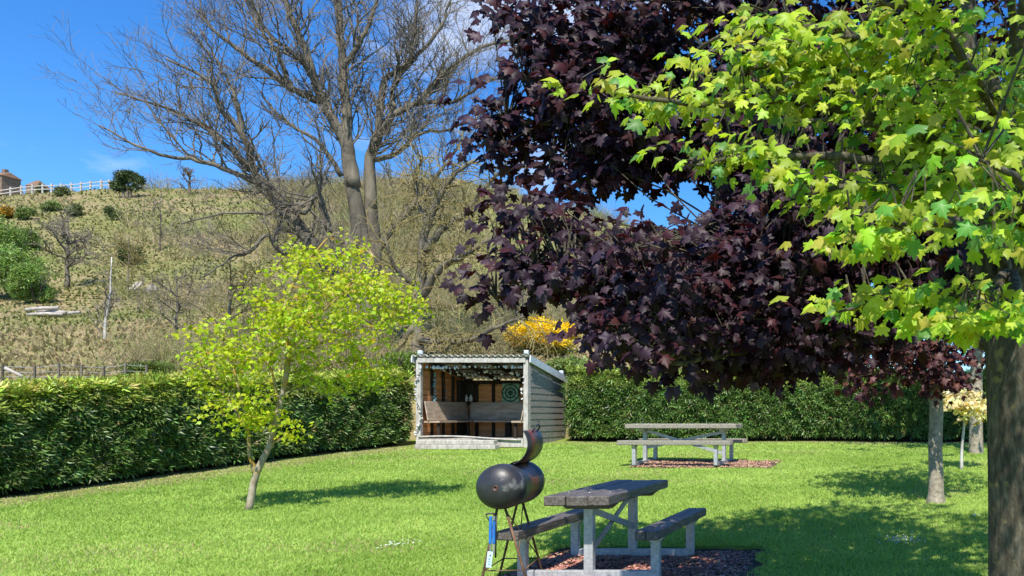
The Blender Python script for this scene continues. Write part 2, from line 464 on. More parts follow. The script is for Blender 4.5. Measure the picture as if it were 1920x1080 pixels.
# ------------------------------------------------------------------ hedges
VN = RNG.random((128, 128))
def vn(x, y, s):
    """smooth value noise 0..1 for arrays"""
    x = np.asarray(x) * s + 40.3; y = np.asarray(y) * s + 17.7
    i = np.floor(x).astype(int); j = np.floor(y).astype(int); fx = x - i; fy = y - j
    fx = fx * fx * (3 - 2 * fx); fy = fy * fy * (3 - 2 * fy); i0, i1, j0, j1 = i % 128, (i + 1) % 128, j % 128, (j + 1) % 128
    return (VN[i0, j0] * (1 - fx) + VN[i1, j0] * fx) * (1 - fy) + (VN[i0, j1] * (1 - fx) + VN[i1, j1] * fx) * fy
def wav(a, b, s=1.0):
    return (np.sin(a * 2.1 * s + 1.3) * np.cos(b * 2.7 * s + 0.4) + 0.6 * np.sin(a * 5.3 * s + b * 4.1 * s) + 0.4 * np.cos(a * 9.7 * s - b * 8.3 * s)) / 2

def hedge(name, path, thick, side, hfun, dens, col_face, col_top, label, n_extra_top=0, size=0.125):
    """path: ground line of the face; the body lies on the given side of it"""
    root = empty(name, (path[0][0], path[0][1], lawn_z(*path[0])))
    tag(root, label, 'hedge')
    pth = np.array(path, float)
    seg = np.linalg.norm(np.diff(pth, axis=0), axis=1); cum = np.concatenate([[0], np.cumsum(seg)]); L = cum[-1]
    def at(s):
        x = np.interp(s, cum, pth[:, 0]); y = np.interp(s, cum, pth[:, 1])
        i = np.clip(np.searchsorted(cum, s, side='right') - 1, 0, len(seg) - 1)
        d = (pth[i + 1] - pth[i]) / seg[i][:, None]
        nn = np.stack([-d[:, 1], d[:, 0]], 1) * side          # pointing into the body
        return x, y, nn
    H0 = 1.75
    nF = int(L * H0 * dens); nT = int(L * thick * dens * 0.8); nB = int(L * H0 * dens * 0.08)
    parts = []
    for kind, N in (('f', nF), ('t', nT), ('b', nB)):
        s = RNG.uniform(0, L, N); x, y, nn = at(s); h = np.array([hfun(q) for q in s])
        gz = np.array([lawn_z(a, b) for a, b in zip(x, y)])
        v = RNG.uniform(0.06, 1, N) ** 0.95
        if kind == 'f':
            off = 0.04 + 0.10 * wav(s, v * h, 1.0) + 0.07 * wav(s * 2.3, v * h * 2.3) + 0.16 * np.clip(v - 0.86, 0, 1) / 0.14 + 0.22 * np.clip(0.22 - v, 0, 1) + RNG.uniform(-.02, .09, N) ; z = gz + v * h + 0.04
            outw = np.concatenate([-nn, np.full((N, 1), 0.15)], 1)
        elif kind == 't':
            off = RNG.uniform(0, thick, N); z = gz + h + 0.06 * wav(s, off * 2) + 0.05 * wav(s * 3, off * 5) + RNG.uniform(-.06, .05, N) + 0.06 * RNG.random(N) ** 6
            outw = np.concatenate([-nn * 0.2, np.full((N, 1), 1.0)], 1); v = np.ones(N)
        else:
            off = np.full(N, thick) + RNG.uniform(-.1, .05, N); z = gz + v * h; outw = np.concatenate([nn, np.full((N, 1), 0.15)], 1)
        T = np.stack([x + nn[:, 0] * off, y + nn[:, 1] * off, z], 1)
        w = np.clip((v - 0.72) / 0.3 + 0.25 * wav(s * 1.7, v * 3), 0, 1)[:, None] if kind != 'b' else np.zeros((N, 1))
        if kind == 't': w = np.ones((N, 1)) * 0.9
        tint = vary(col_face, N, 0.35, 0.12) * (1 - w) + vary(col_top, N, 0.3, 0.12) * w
        odd = RNG.random(N) < 0.02
        tint[odd] = vary((0.24, 0.19, 0.08), int(odd.sum()), 0.2, 0.1)
        parts.append((T, outw, tint))
    T = np.concatenate([p[0] for p in parts]); O = np.concatenate([p[1] for p in parts]); C = np.concatenate([p[2] for p in parts])
    N = len(T); T = T - np.array(root.location)[None, :]
    tip = nrm(nrm(O) * 0.8 + rand_dirs(N) * 0.75 + np.array([[0, 0, -0.1]]))
    R = frames(tip, nrm(nrm(O) * 0.5 + np.array([[0, 0, 0.7]]) + rand_dirs(N) * 0.7))
    S = size * RNG.uniform(0.6, 1.25, N)
    half = N // 2; perm = RNG.permutation(N)
    tv1, tf1 = spray(4, 1)
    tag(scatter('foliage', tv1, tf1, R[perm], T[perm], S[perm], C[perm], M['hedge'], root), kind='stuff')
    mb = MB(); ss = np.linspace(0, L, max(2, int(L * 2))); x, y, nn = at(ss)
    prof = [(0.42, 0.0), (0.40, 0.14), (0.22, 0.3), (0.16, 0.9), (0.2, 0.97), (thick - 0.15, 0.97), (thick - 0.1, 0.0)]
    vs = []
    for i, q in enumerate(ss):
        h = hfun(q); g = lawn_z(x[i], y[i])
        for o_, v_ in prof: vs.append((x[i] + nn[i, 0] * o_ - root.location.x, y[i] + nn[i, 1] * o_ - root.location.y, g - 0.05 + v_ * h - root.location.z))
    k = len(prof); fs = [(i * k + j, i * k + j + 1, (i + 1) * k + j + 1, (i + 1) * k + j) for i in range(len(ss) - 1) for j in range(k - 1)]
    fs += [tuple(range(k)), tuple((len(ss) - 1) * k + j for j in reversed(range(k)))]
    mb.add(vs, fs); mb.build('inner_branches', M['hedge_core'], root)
    return root

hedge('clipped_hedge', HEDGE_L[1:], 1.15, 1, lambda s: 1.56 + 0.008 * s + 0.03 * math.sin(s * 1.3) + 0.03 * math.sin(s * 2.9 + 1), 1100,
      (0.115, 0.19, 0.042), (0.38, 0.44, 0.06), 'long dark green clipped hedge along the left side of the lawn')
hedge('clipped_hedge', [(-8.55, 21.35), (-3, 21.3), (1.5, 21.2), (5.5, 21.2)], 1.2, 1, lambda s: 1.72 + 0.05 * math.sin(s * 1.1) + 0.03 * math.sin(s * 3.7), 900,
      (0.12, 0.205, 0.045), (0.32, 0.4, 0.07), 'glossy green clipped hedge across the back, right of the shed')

# ------------------------------------------------------------------ open-fronted shed
SX, SY, SZ = -11.5, 20.0, lawn_z(-10.3, 20.0)
SW, SD, SH1, SH2 = 2.62, 2.2, 2.12, 1.70
shed = empty('garden_shed', (SX, SY, SZ))
tag(shed, 'open-fronted weathered timber shed with corrugated roof and built-in corner bench', 'shed')
def sb(name, c, size, m, Mx=None, bev=0.004, parent=shed):
    return MB().box(c, size, Mx, bev).build(name, m, parent)
def roof_h(y): return SH1 + (SH2 - SH1) * y / SD
for x, y in ((0.05, 0.05), (SW - 0.05, 0.05), (0.05, SD - 0.05), (SW - 0.05, SD - 0.05)):
    h = roof_h(y) - 0.03
    sb('post', (x, y, h / 2), (0.11, 0.1, h), M['wood_pale'])
sb('front_beam', (SW / 2, -0.01, SH1 - 0.075), (SW - 0.1, 0.04, 0.11), M['wood_pale'])
sb('rear_beam', (SW / 2, SD - 0.05, SH2 - 0.09), (SW - 0.22, 0.08, 0.1), M['stud'])
for i in range(4):
    x = 0.25 + i * (SW - 0.5) / 3
    MB().beam((x, 0.12, roof_h(0.12) - 0.08), (x, SD - 0.12, roof_h(SD - 0.12) - 0.08), 0.05, 0.09).build('rafter', M['stud'], shed)
for k in range(3):
    y = 0.5 + k * 0.55
    sb('purlin', (SW / 2, y, roof_h(y) - 0.035), (SW - 0.2, 0.05, 0.03), M['stud'])
# corrugated sheet, real waves
mb = MB(); nw = 19; pts = []
for i in range(nw * 8 + 1):
    x = -0.06 + (SW + 0.12) * i / (nw * 8); pts.append((x, 0.028 * math.cos(2 * PI * i / 8)))
vs = []
for yy in (-0.06, SD + 0.12):
    for x, w in pts: vs.append((x, yy, roof_h(yy) + 0.03 + w))
    for x, w in pts: vs.append((x, yy, roof_h(yy) + 0.022 + w))
k = len(pts); fs = []
for i in range(k - 1):
    fs += [(i, i + 1, 2 * k + i + 1, 2 * k + i), (k + i + 1, k + i, 3 * k + i, 3 * k + i + 1), (i + 1, i, k + i, k + i + 1), (2 * k + i, 2 * k + i + 1, 3 * k + i + 1, 3 * k + i)]
mb.add(vs, fs, True); mb.build('roof_sheet', M['corr'], shed)
for x in (-0.075, SW + 0.075):
    a = (x, -0.05, roof_h(-0.05) - 0.05); b = (x, SD + 0.13, roof_h(SD + 0.13) - 0.05)
    MB().beam(a, b, 0.025, 0.17, 0.003).build('barge_board', M['white'], shed)
# overlapping cladding: right wall, left wall, back wall
def plank_mesh(L, m, name):
    h = 0.185; t = 0.007
    v = [(-L / 2, 0, 0), (L / 2, 0, 0), (L / 2, -t, 0), (-L / 2, -t, 0), (-L / 2, 0.012, h), (L / 2, 0.012, h), (L / 2, 0.002, h), (-L / 2, 0.002, h)]
    q = MB(); q.add(v, [(0, 3, 2, 1), (4, 5, 6, 7), (3, 7, 6, 2), (0, 1, 5, 4), (0, 4, 7, 3), (1, 2, 6, 5)])
    return q.mesh(name, m)
step = 0.152
me_r = None
for j in range(13):
    z0 = 0.06 + j * step
    # right wall board runs along y; trimmed where the roof slopes down
    ytop = SD - 0.1
    top = z0 + 0.185
    if top > SH2 - 0.12: ytop = (SH1 - 0.1 - top) / (SH1 - SH2) * SD
    if ytop > 0.35:
        L = min(SD - 0.2, ytop - 0.1); me = plank_mesh(L, M['clad'], 'cladding')
        o = link('board', me, shed); o.location = (SW + 0.012, 0.1 + L / 2, z0); o.rotation_euler = (0, 0, PI / 2)
        me2 = plank_mesh(L, M['inside'], 'lining')
        o = link('board', me2, shed); o.location = (-0.0, 0.1 + L / 2, z0); o.rotation_euler = (0, 0, -PI / 2)
for x, m_ in ((SW - 0.006, M['clad']), (0.006, M['inside'])):
    q = MB(); zt = [(0.1, 1.42), (SD - 0.1, 1.42), (SD - 0.1, roof_h(SD - 0.1) - 0.02), (0.1, roof_h(0.1) - 0.02)]
    q.add([(x + t, y, z) for t in (-0.006, 0.006) for y, z in zt], [(0, 1, 2, 3), (7, 6, 5, 4), (0, 4, 5, 1), (1, 5, 6, 2), (2, 6, 7, 3), (3, 7, 4, 0)])
    q.build('gable_board', m_, shed)
me_b = plank_mesh(SW - 0.22, M['inside'], 'back_lining')
for j in range(10):
    o = link('board', me_b, shed); o.location = (SW / 2, SD - 0.012, 0.06 + j * step); o.rotation_euler = (0, 0, PI)
# the inner face of the lining: thin orange boards with open joints between studs
for j in range(10):
    z = 0.27 + j * 0.148
    q = MB().box((0, 0, 0), (SW - 0.24, 0.014, 0.138), None, 0.003)
    if j == 0: mback = q.mesh('lining_board', M['inside'])
    if z + 0.07 < SH2 - 0.08:
        o = link('lining_board', mback, shed); o.location = (SW / 2, SD - 0.05 + random.uniform(-.004, .002), z)
for j in range(12):
    z = 0.27 + j * 0.148
    Lb = SD - 0.2 if z + 0.07 < SH2 - 0.1 else max(0.3, (SH1 - 0.12 - z - 0.07) / (SH1 - SH2) * SD - 0.12)
    if z + 0.07 > SH1 - 0.2: break
    for x in (0.035, SW - 0.035):
        o = MB().box((0, 0, 0), (0.014, Lb, 0.138), None, 0.003).build('lining_board', M['inside'], shed)
        o.location = (x, 0.1 + Lb / 2, z)
for x in (0.36, 0.79, 1.22, 1.67, 2.12, 2.5):
    sb('stud', (x, SD - 0.085, (SH2 + 0.1) / 2), (0.07, 0.05, SH2 - 0.25), M['stud'])
for y in (0.55, 1.05, 1.5, 1.95):
    for x in (0.07, SW - 0.07):
        sb('stud', (x, y, roof_h(y) / 2 + 0.05), (0.05, 0.065, roof_h(y) - 0.3), M['stud'])
sb('corner_post', (0.09, SD - 0.3, 0.95), (0.1, 0.36, SH2 - 0.3), M['stud'])
# floor, sill, bench
for i in range(12):
    sb('floor_board', (SW / 2, 0.18 + i * 0.168, 0.18), (SW - 0.24, 0.155, 0.03), M['wood_grey'])
sb('sill_board', (SW / 2 - 0.02, 0.0, 0.11), (SW - 0.15, 0.05, 0.2), M['wood_pale'])
sb('joist', (0.3, 0.5, 0.06), (0.12, 0.9, 0.12), M['stud']); sb('joist', (SW - 0.4, 0.5, 0.06), (0.12, 0.9, 0.12), M['stud'])
ZS = 0.60
sb('bench_seat', (0.08 + 0.19, SD / 2 - 0.02, ZS), (0.38, SD - 0.35, 0.045), M['bench'])
sb('bench_seat', (SW / 2, SD - 0.3, ZS), (SW - 0.98, 0.38, 0.045), M['bench'])
sb('bench_seat', (SW - 0.27, SD / 2 - 0.02, ZS), (0.38, SD - 0.35, 0.045), M['bench'])
rb = lambda a, ax: Matrix.Rotation(a, 3, ax)
sb('bench_back', (0.17, SD / 2 - 0.03, ZS + 0.26), (0.03, SD - 0.3, 0.46), M['bench'], rb(-0.17, 'Y'))
sb('bench_back', (SW / 2, SD - 0.19, ZS + 0.26), (SW - 0.5, 0.03, 0.46), M['bench'], rb(-0.17, 'X'))
sb('bench_back', (SW - 0.17, SD / 2 - 0.03, ZS + 0.26), (0.03, SD - 0.3, 0.46), M['bench'], rb(0.17, 'Y'))
for x, y in ((0.4, 0.25), (0.4, 1.6), (1.3, 1.75), (SW - 0.4, 0.25), (SW - 0.4, 1.6)):
    sb('bench_leg', (x, y, 0.385), (0.06, 0.06, 0.38), M['stud'])

stp = empty('timber_step', (SX + 0.25, SY - 0.36, lawn_z(-11, 19.6)))
tag(stp, 'low step of two pale timber sleepers in front of the shed opening', 'step')
MB().box((0.9, 0, 0.055), (1.85, 0.22, 0.11), None, 0.012).build('sleeper', M['wood_pale'], stp)
MB().box((0.88, 0.03, 0.163), (1.8, 0.18, 0.1), None, 0.012).build('sleeper', M['wood_pale'], stp)
pole = MB()
pole.tube([(SX + 0.08 + t * 2.4, SY - 0.035 + 0.02 * math.sin(t * 5), SZ + 0.235 + 0.035 * math.sin(t * 4.2 + 0.4) - 0.02 * t) for t in np.linspace(0, 1, 16)], [0.022] * 16, 8)
tag(pole.build('bent_pole', M['wood_pale']), 'thin bent pale pole lying along the shed sill', 'pole')

def blob(mb, c, r, seed):
    rr = random.Random(seed)
    vs = []; n1, n2 = 4, 6
    for i in range(n1 + 1):
        a = PI * i / n1
        for j in range(n2):
            b = 2 * PI * j / n2; q = r * (0.8 + 0.4 * rr.random())
            vs.append(Vector(c) + Vector((math.sin(a) * math.cos(b) * q, math.sin(a) * math.sin(b) * q * 0.6, math.cos(a) * q)))
    fs = [(i * n2 + j, i * n2 + (j + 1) % n2, (i + 1) * n2 + (j + 1) % n2, (i + 1) * n2 + j) for i in range(n1) for j in range(n2)]
    mb.add(vs, fs)
shell_me = []
for i in range(5):
    q = MB(); blob(q, (0, 0, 0), 0.036 + 0.004 * i, i); shell_me.append(q.mesh('shell', M['shell']))
    
def string_of(name, pts, label, cat, every, meshes, part, jitter=0.02, cordm=None, smin=0.5, smax=1.05):
    root = empty(name, pts[0]); tag(root, label, cat, None)
    o0 = Vector(pts[0])
    MB().tube([Vector(p) - o0 for p in pts], 0.004, 4).build('cord', cordm or M['stud'], root)
    pv = [Vector(p) for p in pts]; acc = 0
    for a, b in zip(pv, pv[1:]):
        L = (b - a).length; t = 0.0
        while t < L:
            p = a.lerp(b, t / L) + Vector((random.uniform(-jitter, jitter), random.uniform(-jitter, jitter), random.uniform(-jitter, jitter) - 0.02))
            o = link(part, random.choice(meshes), root); o.location = p - o0
            o.rotation_euler = (random.uniform(0, 6), random.uniform(0, 6), random.uniform(0, 6)); s = random.uniform(smin, smax); o.scale = (s, s, s)
            t += every * random.uniform(0.6, 1.5)
def sag(a, b, n, d):
    return [Vector(a).lerp(Vector(b), i / n) - Vector((0, 0, d * 4 * (i / n) * (1 - i / n))) for i in range(n + 1)]
sp = lambda x, y, z: (SX + x, SY + y, SZ + z)
string_of('shell_garland', sag(sp(0.2, 0.12, 1.93), sp(1.3, 0.12, 1.93), 6, 0.03) + sag(sp(1.3, 0.12, 1.93), sp(2.45, 0.12, 1.93), 6, 0.02)[1:], 'string of white shells hung behind the front beam of the shed', 'garland', 0.085, shell_me, 'shell')
string_of('shell_garland', sag(sp(0.25, 0.75, 1.84), sp(1.3, 0.75, 1.83), 6, 0.05) + sag(sp(1.3, 0.75, 1.83), sp(2.45, 0.75, 1.83), 6, 0.05)[1:], 'string of small pale shells under the shed roof, second from the front', 'garland', 0.1, shell_me, 'shell', 0.03, None, 0.5, 1.0)
string_of('shell_garland', sag(sp(0.25, 1.3, 1.76), sp(2.4, 1.3, 1.76), 8, 0.06), 'string of small pale shells under the shed roof, furthest from the front', 'garland', 0.11, shell_me, 'shell', 0.03, None, 0.45, 0.9)
wind = [sp(0.05 + 0.075 * math.cos(t * 9), 0.05 - 0.075 * abs(math.sin(t * 9)) - 0.02, 1.95 - 1.7 * t) for t in np.linspace(0, 1, 26)]
string_of('shell_garland', wind, 'string of grey white shells wound down the left front post', 'garland', 0.09, shell_me, 'shell', 0.02, None, 0.4, 0.8)
string_of('shell_garland', [sp(SW - 0.08, -0.03, 1.65), sp(SW - 0.12, -0.03, 1.3), sp(SW - 0.1, -0.04, 1.05)], 'short string of white shells on the right front post', 'garland', 0.13, shell_me, 'shell')
turq_me = []
for i in range(3):
    q = MB(); blob(q, (0, 0, 0), 0.035, 20 + i); turq_me.append(q.mesh('bead', M['turq']))
string_of('glass_string', [sp(0.12, 0.58, 1.8), sp(0.13, 0.58, 1.4), sp(0.13, 0.57, 1.12)], 'hanging string of turquoise glass pieces inside the shed left wall', 'garland', 0.05, turq_me, 'bead', 0.02)
string_of('glass_string', [sp(0.12, 1.05, 1.6), sp(0.13, 1.05, 1.1)], 'dim string of small glass pieces deeper along the left wall', 'garland', 0.09, turq_me, 'bead', 0.015, None, 0.3, 0.6)

# round wheel ornament on a pale green panel
orn = empty('wheel_ornament', sp(1.26, SD - 0.13, 1.33)); tag(orn, 'round dark green wheel ornament on a pale square panel, shed back wall', 'ornament')
MB().box((0, 0, 0), (0.44, 0.02, 0.48), None, 0.004).build('panel', M['green_pale'], orn)
def ring(mb, R, r, y, n=28, m=6):
    vs = [((R + r * math.cos(b)) * math.cos(a), y + r * math.sin(b), (R + r * math.cos(b)) * math.sin(a)) for a in [2 * PI * i / n for i in range(n)] for b in [2 * PI * j / m for j in range(m)]]
    mb.add(vs, [(i * m + j, i * m + (j + 1) % m, ((i + 1) % n) * m + (j + 1) % m, ((i + 1) % n) * m + j) for i in range(n) for j in range(m)], True)
for R in (0.215, 0.125, 0.045):
    q = MB(); ring(q, R, 0.016, -0.02); q.build('ring', M['green_paint'], orn)
for a in range(4):
    MB().beam((-0.21 * math.cos(a * PI / 4), -0.02, -0.21 * math.sin(a * PI / 4)), (0.21 * math.cos(a * PI / 4), -0.02, 0.21 * math.sin(a * PI / 4)), 0.012, 0.01, up=(0, 1, 0)).build('spoke', M['green_paint'], orn)
rk = empty('wall_rack', sp(0.2, SD - 0.14, 1.1)); tag(rk, 'narrow dark rack on the shed back wall beside the corner', 'rack')
MB().box((0, 0, 0.2), (0.26, 0.02, 0.55)).build('backboard', M['stud'], rk); MB().box((0, -0.05, 0.0), (0.26, 0.09, 0.02)).build('shelf', M['stud'], rk)
for i, x in enumerate((-0.06, 0.06)):
    q = MB(); prof = [(0.0, 0.0), (0.042, 0.002), (0.045, 0.1), (0.02, 0.14), (0.02, 0.17), (0, 0.171)]
    q.v = []; n_ = 10; vs = [(r * math.cos(2 * PI * k / n_), r * math.sin(2 * PI * k / n_), z) for r, z in prof for k in range(n_)]
    q.add(vs, [(a * n_ + k, a * n_ + (k + 1) % n_, (a + 1) * n_ + (k + 1) % n_, (a + 1) * n_ + k) for a in range(len(prof) - 1) for k in range(n_)], True)
    o = q.build('white_jar', M['shell']); o.location = sp(0.2 + x, SD - 0.19, 1.11)
    tag(o, 'small white jar on the dark wall rack, ' + ('left' if i == 0 else 'right') + ' of the pair', 'jar')
for i, (x, y, lab) in enumerate(((0.1, 0.0, 'left front corner'), (SW - 0.02, -0.02, 'right front corner'), (SW + 0.0, SD - 0.25, 'right rear corner'))):
    r = empty('solar_lamp', sp(x, y, roof_h(y) + 0.06)); tag(r, 'small pale box lamp standing on the ' + lab + ' of the shed roof', 'lamp', 'lamps on the shed roof')
    MB().box((0, 0, 0.05), (0.1, 0.08, 0.09), None, 0.012).build('housing', M['white'], r)
    MB().box((0, -0.043, 0.055), (0.065, 0.006, 0.05)).build('panel', M['card'], r)
    MB().tube([(0, 0, -0.05), (0, 0, 0.01)], 0.015, 6).build('stem', M['galv'], r)

# ------------------------------------------------------------------ picnic tables
def picnic_table(loc, rz, length, fs_, wood, label, wide=0.58):
    """long axis is local y"""
    r = empty('picnic_table', loc, rz); tag(r, label, 'picnic table', None)
    B = lambda n, c, s, m, Mx=None, bev=0.004: MB().box(c, s, Mx, bev).build(n, m, r)
    pw = wide / 3 - 0.006
    for i in (-1, 0, 1):
        B('top_plank', (i * wide / 3, 0.0, 0.745 + 0.004 * i * i), (pw, length + random.uniform(-.02, .02), 0.088), wood, None, 0.009)
    for s in (-1, 1):
        for k in (-1, 1):
            B('seat_plank', (s * 0.61 + k * 0.051, random.uniform(-.015, .015), 0.442), (0.097, length, 0.085), wood, None, 0.009)
    for e in (-1, 1):
        y = e * fs_ / 2
        B('post', (0, y, 0.35), (0.085, 0.07, 0.6), M['galv'])
        B('base_bar', (0, y, 0.045), (1.27, 0.066, 0.075), M['galv'])
        # chamfered bearer under the top
        v = [(-0.26, 0.0), (0.26, 0.0), (0.20, -0.05), (-0.20, -0.05)]
        q = MB(); q.add([(x, y + t, 0.699 + z) for t in (-0.04, 0.04) for x, z in v], [(0, 1, 2, 3), (7, 6, 5, 4), (0, 4, 5, 1), (1, 5, 6, 2), (2, 6, 7, 3), (3, 7, 4, 0)])
        q.build('bearer', M['wood_dark'] if wood is M['wood_dark'] else M['galv'], r)
        for s in (-1, 1):
            B('seat_leg', (s * 0.61, y, 0.2), (0.08, 0.068, 0.36), M['galv'])
            v = [(-0.085, 0.397), (0.085, 0.397), (0.042, 0.345), (-0.042, 0.345)]
            q = MB(); q.add([(s * 0.61 + x, y + t, z) for t in (-0.036, 0.036) for x, z in v], [(0, 1, 2, 3), (7, 6, 5, 4), (0, 4, 5, 1), (1, 5, 6, 2), (2, 6, 7, 3), (3, 7, 4, 0)])
            q.build('bracket', M['galv'], r)
    bolt = None
    for e in (-1, 1):
        for x in (-0.19, 0, 0.19):
            if bolt is None: q = MB(); q.tube([(0, 0, 0), (0, 0, 0.006)], 0.013, 8); bolt = q.mesh('bolt', M['steel'])
            o = link('bolt', bolt, r); o.location = (x, e * fs_ / 2, 0.7915 if x == 0 else 0.7955)
    h = fs_ / 2 - 0.03
    MB().beam((0.016, -h, 0.63), (0.016, h, 0.33), 0.012, 0.06).build('brace', M['galv'], r)
    MB().beam((-0.016, -h, 0.22), (-0.016, h, 0.66), 0.012, 0.06).build('brace', M['galv'], r)
    return r
T1 = (-2.91, 8.45, 0.478)
picnic_table(T1, 0.0, 1.86, 1.24, M['wood_dark'], 'dark stained picnic table with galvanised legs beside the barrel grill')
picnic_table((-4.36, 16.75, lawn_z(-4.3, 16.75) - 0.0), PI / 2 - 0.035, 2.16, 1.56, M['wood_grey'], 'weathered grey picnic table with galvanised legs near the back hedge')

# ------------------------------------------------------------------ barrel grill with open lid
ax = Vector((-0.13, 0.99, 0)).normalized(); rt = Vector((ax.y, -ax.x, 0)); upv = Vector((0, 0, 1))
GC = P(938, 913, 7.42); GC = Vector((GC.x, GC.y, GC.z)); GR = 0.192
gbase = Vector((GC.x, GC.y + 0.25, lawn_z(GC.x, GC.y + 0.25)))
grill = empty('barrel_grill', gbase); tag(grill, 'black gas-bottle barrel grill on rusty rod legs, curved lid standing open', 'grill')
def gm():
    m, nt, b = new_mat('grill_paint')
    tcn = nt.nodes.new('ShaderNodeTexCoord')
    n1 = noise_node(nt, 7, 8, tcn.outputs['Object']); n2 = noise_node(nt, 3.5, 6, tcn.outputs['Object']); n3 = noise_node(nt, 40, 4, tcn.outputs['Object'])
    c = ramp(nt, n1.outputs[0], [(0.3, (0.014, 0.014, 0.017)), (0.7, (0.046, 0.046, 0.052))]).outputs[0]
    r1 = ramp(nt, n2.outputs[0], [(0.60, (0, 0, 0)), (0.66, (1, 1, 1))]); c = mixc(nt, r1.outputs[0], c, (0.17, 0.165, 0.16))
    # rust band round the fire zone
    sep = nt.nodes.new('ShaderNodeSeparateXYZ'); nt.links.new(tcn.outputs['Object'], sep.inputs[0])
    ad = nt.nodes.new('ShaderNodeMath'); ad.operation = 'MULTIPLY_ADD'; ad.inputs[1].default_value = 0.18; nt.links.new(n1.outputs[0], ad.inputs[0]); nt.links.new(sep.outputs['Y'], ad.inputs[2])
    r2 = ramp(nt, ad.outputs[0], [(0.06, (0, 0, 0)), (0.10, (1, 1, 1)), (0.28, (1, 1, 1)), (0.33, (0, 0, 0))])
    c = mixc(nt, r2.outputs[0], c, (0.17, 0.05, 0.025))
    nt.links.new(c, b.inputs['Base Color']); b.inputs['Roughness'].default_value = 0.42; b.inputs['Specular IOR Level'].default_value = 0.5
    bp = nt.nodes.new('ShaderNodeBump'); bp.inputs['Strength'].default_value = 0.12; bp.inputs['Distance'].default_value = 0.01
    nt.links.new(n3.outputs[0], bp.inputs['Height']); nt.links.new(bp.outputs[0], b.inputs['Normal'])
    return m
M['grill'] = gm()
GL = 0.62
def gpt(t, a, r=GR, c=None):
    """t metres along the barrel, angle a from its right side"""
    c = GC if c is None else c
    return c + ax * t + rt * (math.cos(a) * r) + upv * (math.sin(a) * r)
body = MB(); prof = []
for i in range(9):
    q = i / 8 * PI / 2; prof.append((-0.125 * math.cos(q), GR * math.sin(q)))
prof += [(0.06, GR), (0.07, GR + 0.003), (0.085, GR + 0.003), (0.095, GR), (0.3, GR), (GL - 0.06, GR), (GL - 0.05, GR + 0.003), (GL - 0.03, GR)]
for i in range(1, 9):
    q = PI / 2 - i / 8 * PI / 2; prof.append((GL + 0.125 * math.cos(q), GR * math.sin(q)))
nn_ = 40; vs = []
for t, r_ in prof:
    for k in range(nn_): vs.append(gpt(t, 2 * PI * k / nn_, max(r_, 0.001)) - gbase)
fs = []
A0, A1 = math.radians(72), math.radians(186)
for i in range(len(prof) - 1):
    tm = (prof[i][0] + prof[i + 1][0]) / 2
    for k in range(nn_):
        am = 2 * PI * (k + 0.5) / nn_
        if 0.095 < tm < GL - 0.06 and A0 < am < A1: continue      # the mouth the lid covers
        fs.append((i * nn_ + k, i * nn_ + (k + 1) % nn_, (i + 1) * nn_ + (k + 1) % nn_, (i + 1) * nn_ + k))
body.add(vs, fs, True)
ob = body.build('barrel', M['grill'], grill)
md = ob.modifiers.new('wall', 'SOLIDIFY'); md.thickness = 0.004; md.offset = -1
q = MB(); ring(q, 0.02, 0.007, 0, 20, 8)
oo = q.build('valve_boss', M['grill'], grill)
oo.location = GC + ax * (-0.124) - gbase; oo.rotation_euler = (0, 0, math.atan2(-ax.x, ax.y))
q = MB(); q.tube([GC + ax * (-0.128) - gbase, GC + ax * (-0.11) - gbase], 0.012, 12); q.build('valve_hole', M['black'], grill)
hp = gpt(0, A0); lc = hp + rt * (-0.050) + upv * 0.185
lid = MB(); vs = []; la = [math.radians(-75 + 114 * i / 14) for i in range(15)]
for t in (0.10, 0.3, GL - 0.065):
    for a in la: vs.append(gpt(t, a, GR, lc) - gbase)
for t in (0.10, 0.3, GL - 0.065):
    for a in la: vs.append(gpt(t, a, GR - 0.006, lc) - gbase)
k = 15; fs = []
for j in range(2):
    for i in range(k - 1):
        a = j * k + i; fs += [(a, a + 1, a + k + 1, a + k), (3 * k + a + 1, 3 * k + a, 3 * k + a + k, 3 * k + a + k + 1)]
for i in range(k - 1):
    fs += [(i + 1, i, 3 * k + i, 3 * k + i + 1), (2 * k + i, 2 * k + i + 1, 5 * k + i + 1, 5 * k + i)]
for j in range(2):
    fs += [(j * k, (j + 1) * k, 3 * k + (j + 1) * k, 3 * k + j * k), ((j + 1) * k + k - 1, j * k + k - 1, 3 * k + j * k + k - 1, 3 * k + (j + 1) * k + k - 1)]
lid.add(vs, fs, True); lo = lid.build('lid', M['grill'], grill)
for t in (0.2, 0.45):
    q = MB(); c = gpt(t, A0, GR + 0.008) - gbase; q.tube([c - ax * 0.03, c + ax * 0.03], 0.009, 8); q.build('hinge', M['black'], grill)
te = la[-1]
hb = [gpt(0.32, te - 0.12, GR + 0.002, lc), gpt(0.32, te - 0.02, GR + 0.05, lc), gpt(0.36, te + 0.04, GR + 0.065, lc), gpt(0.44, te + 0.03, GR + 0.06, lc), gpt(0.47, te - 0.02, GR + 0.04, lc), gpt(0.47, te - 0.1, GR + 0.002, lc)]
q = MB(); q.tube([p - gbase for p in hb], 0.007, 6); q.build('handle', M['black'], lo)
q = MB(); q.tube([p - gbase for p in (gpt(0.40, te + 0.03, GR + 0.06, lc), gpt(0.43, te + 0.12, GR + 0.085, lc), gpt(0.47, te + 0.2, GR + 0.075, lc))], 0.006, 6); q.build('hook', M['black'], lo)
def leg_line(p0, p1, Y0, Y1):
    a = P(*p0, Y0); b = P(*p1, Y1); d = b - a
    t = 1.0
    while (a + d * t).z > lawn_z(a.x, (a + d * t).y) - 0.01 and t < 2: t += 0.01
    return a, a + d * t
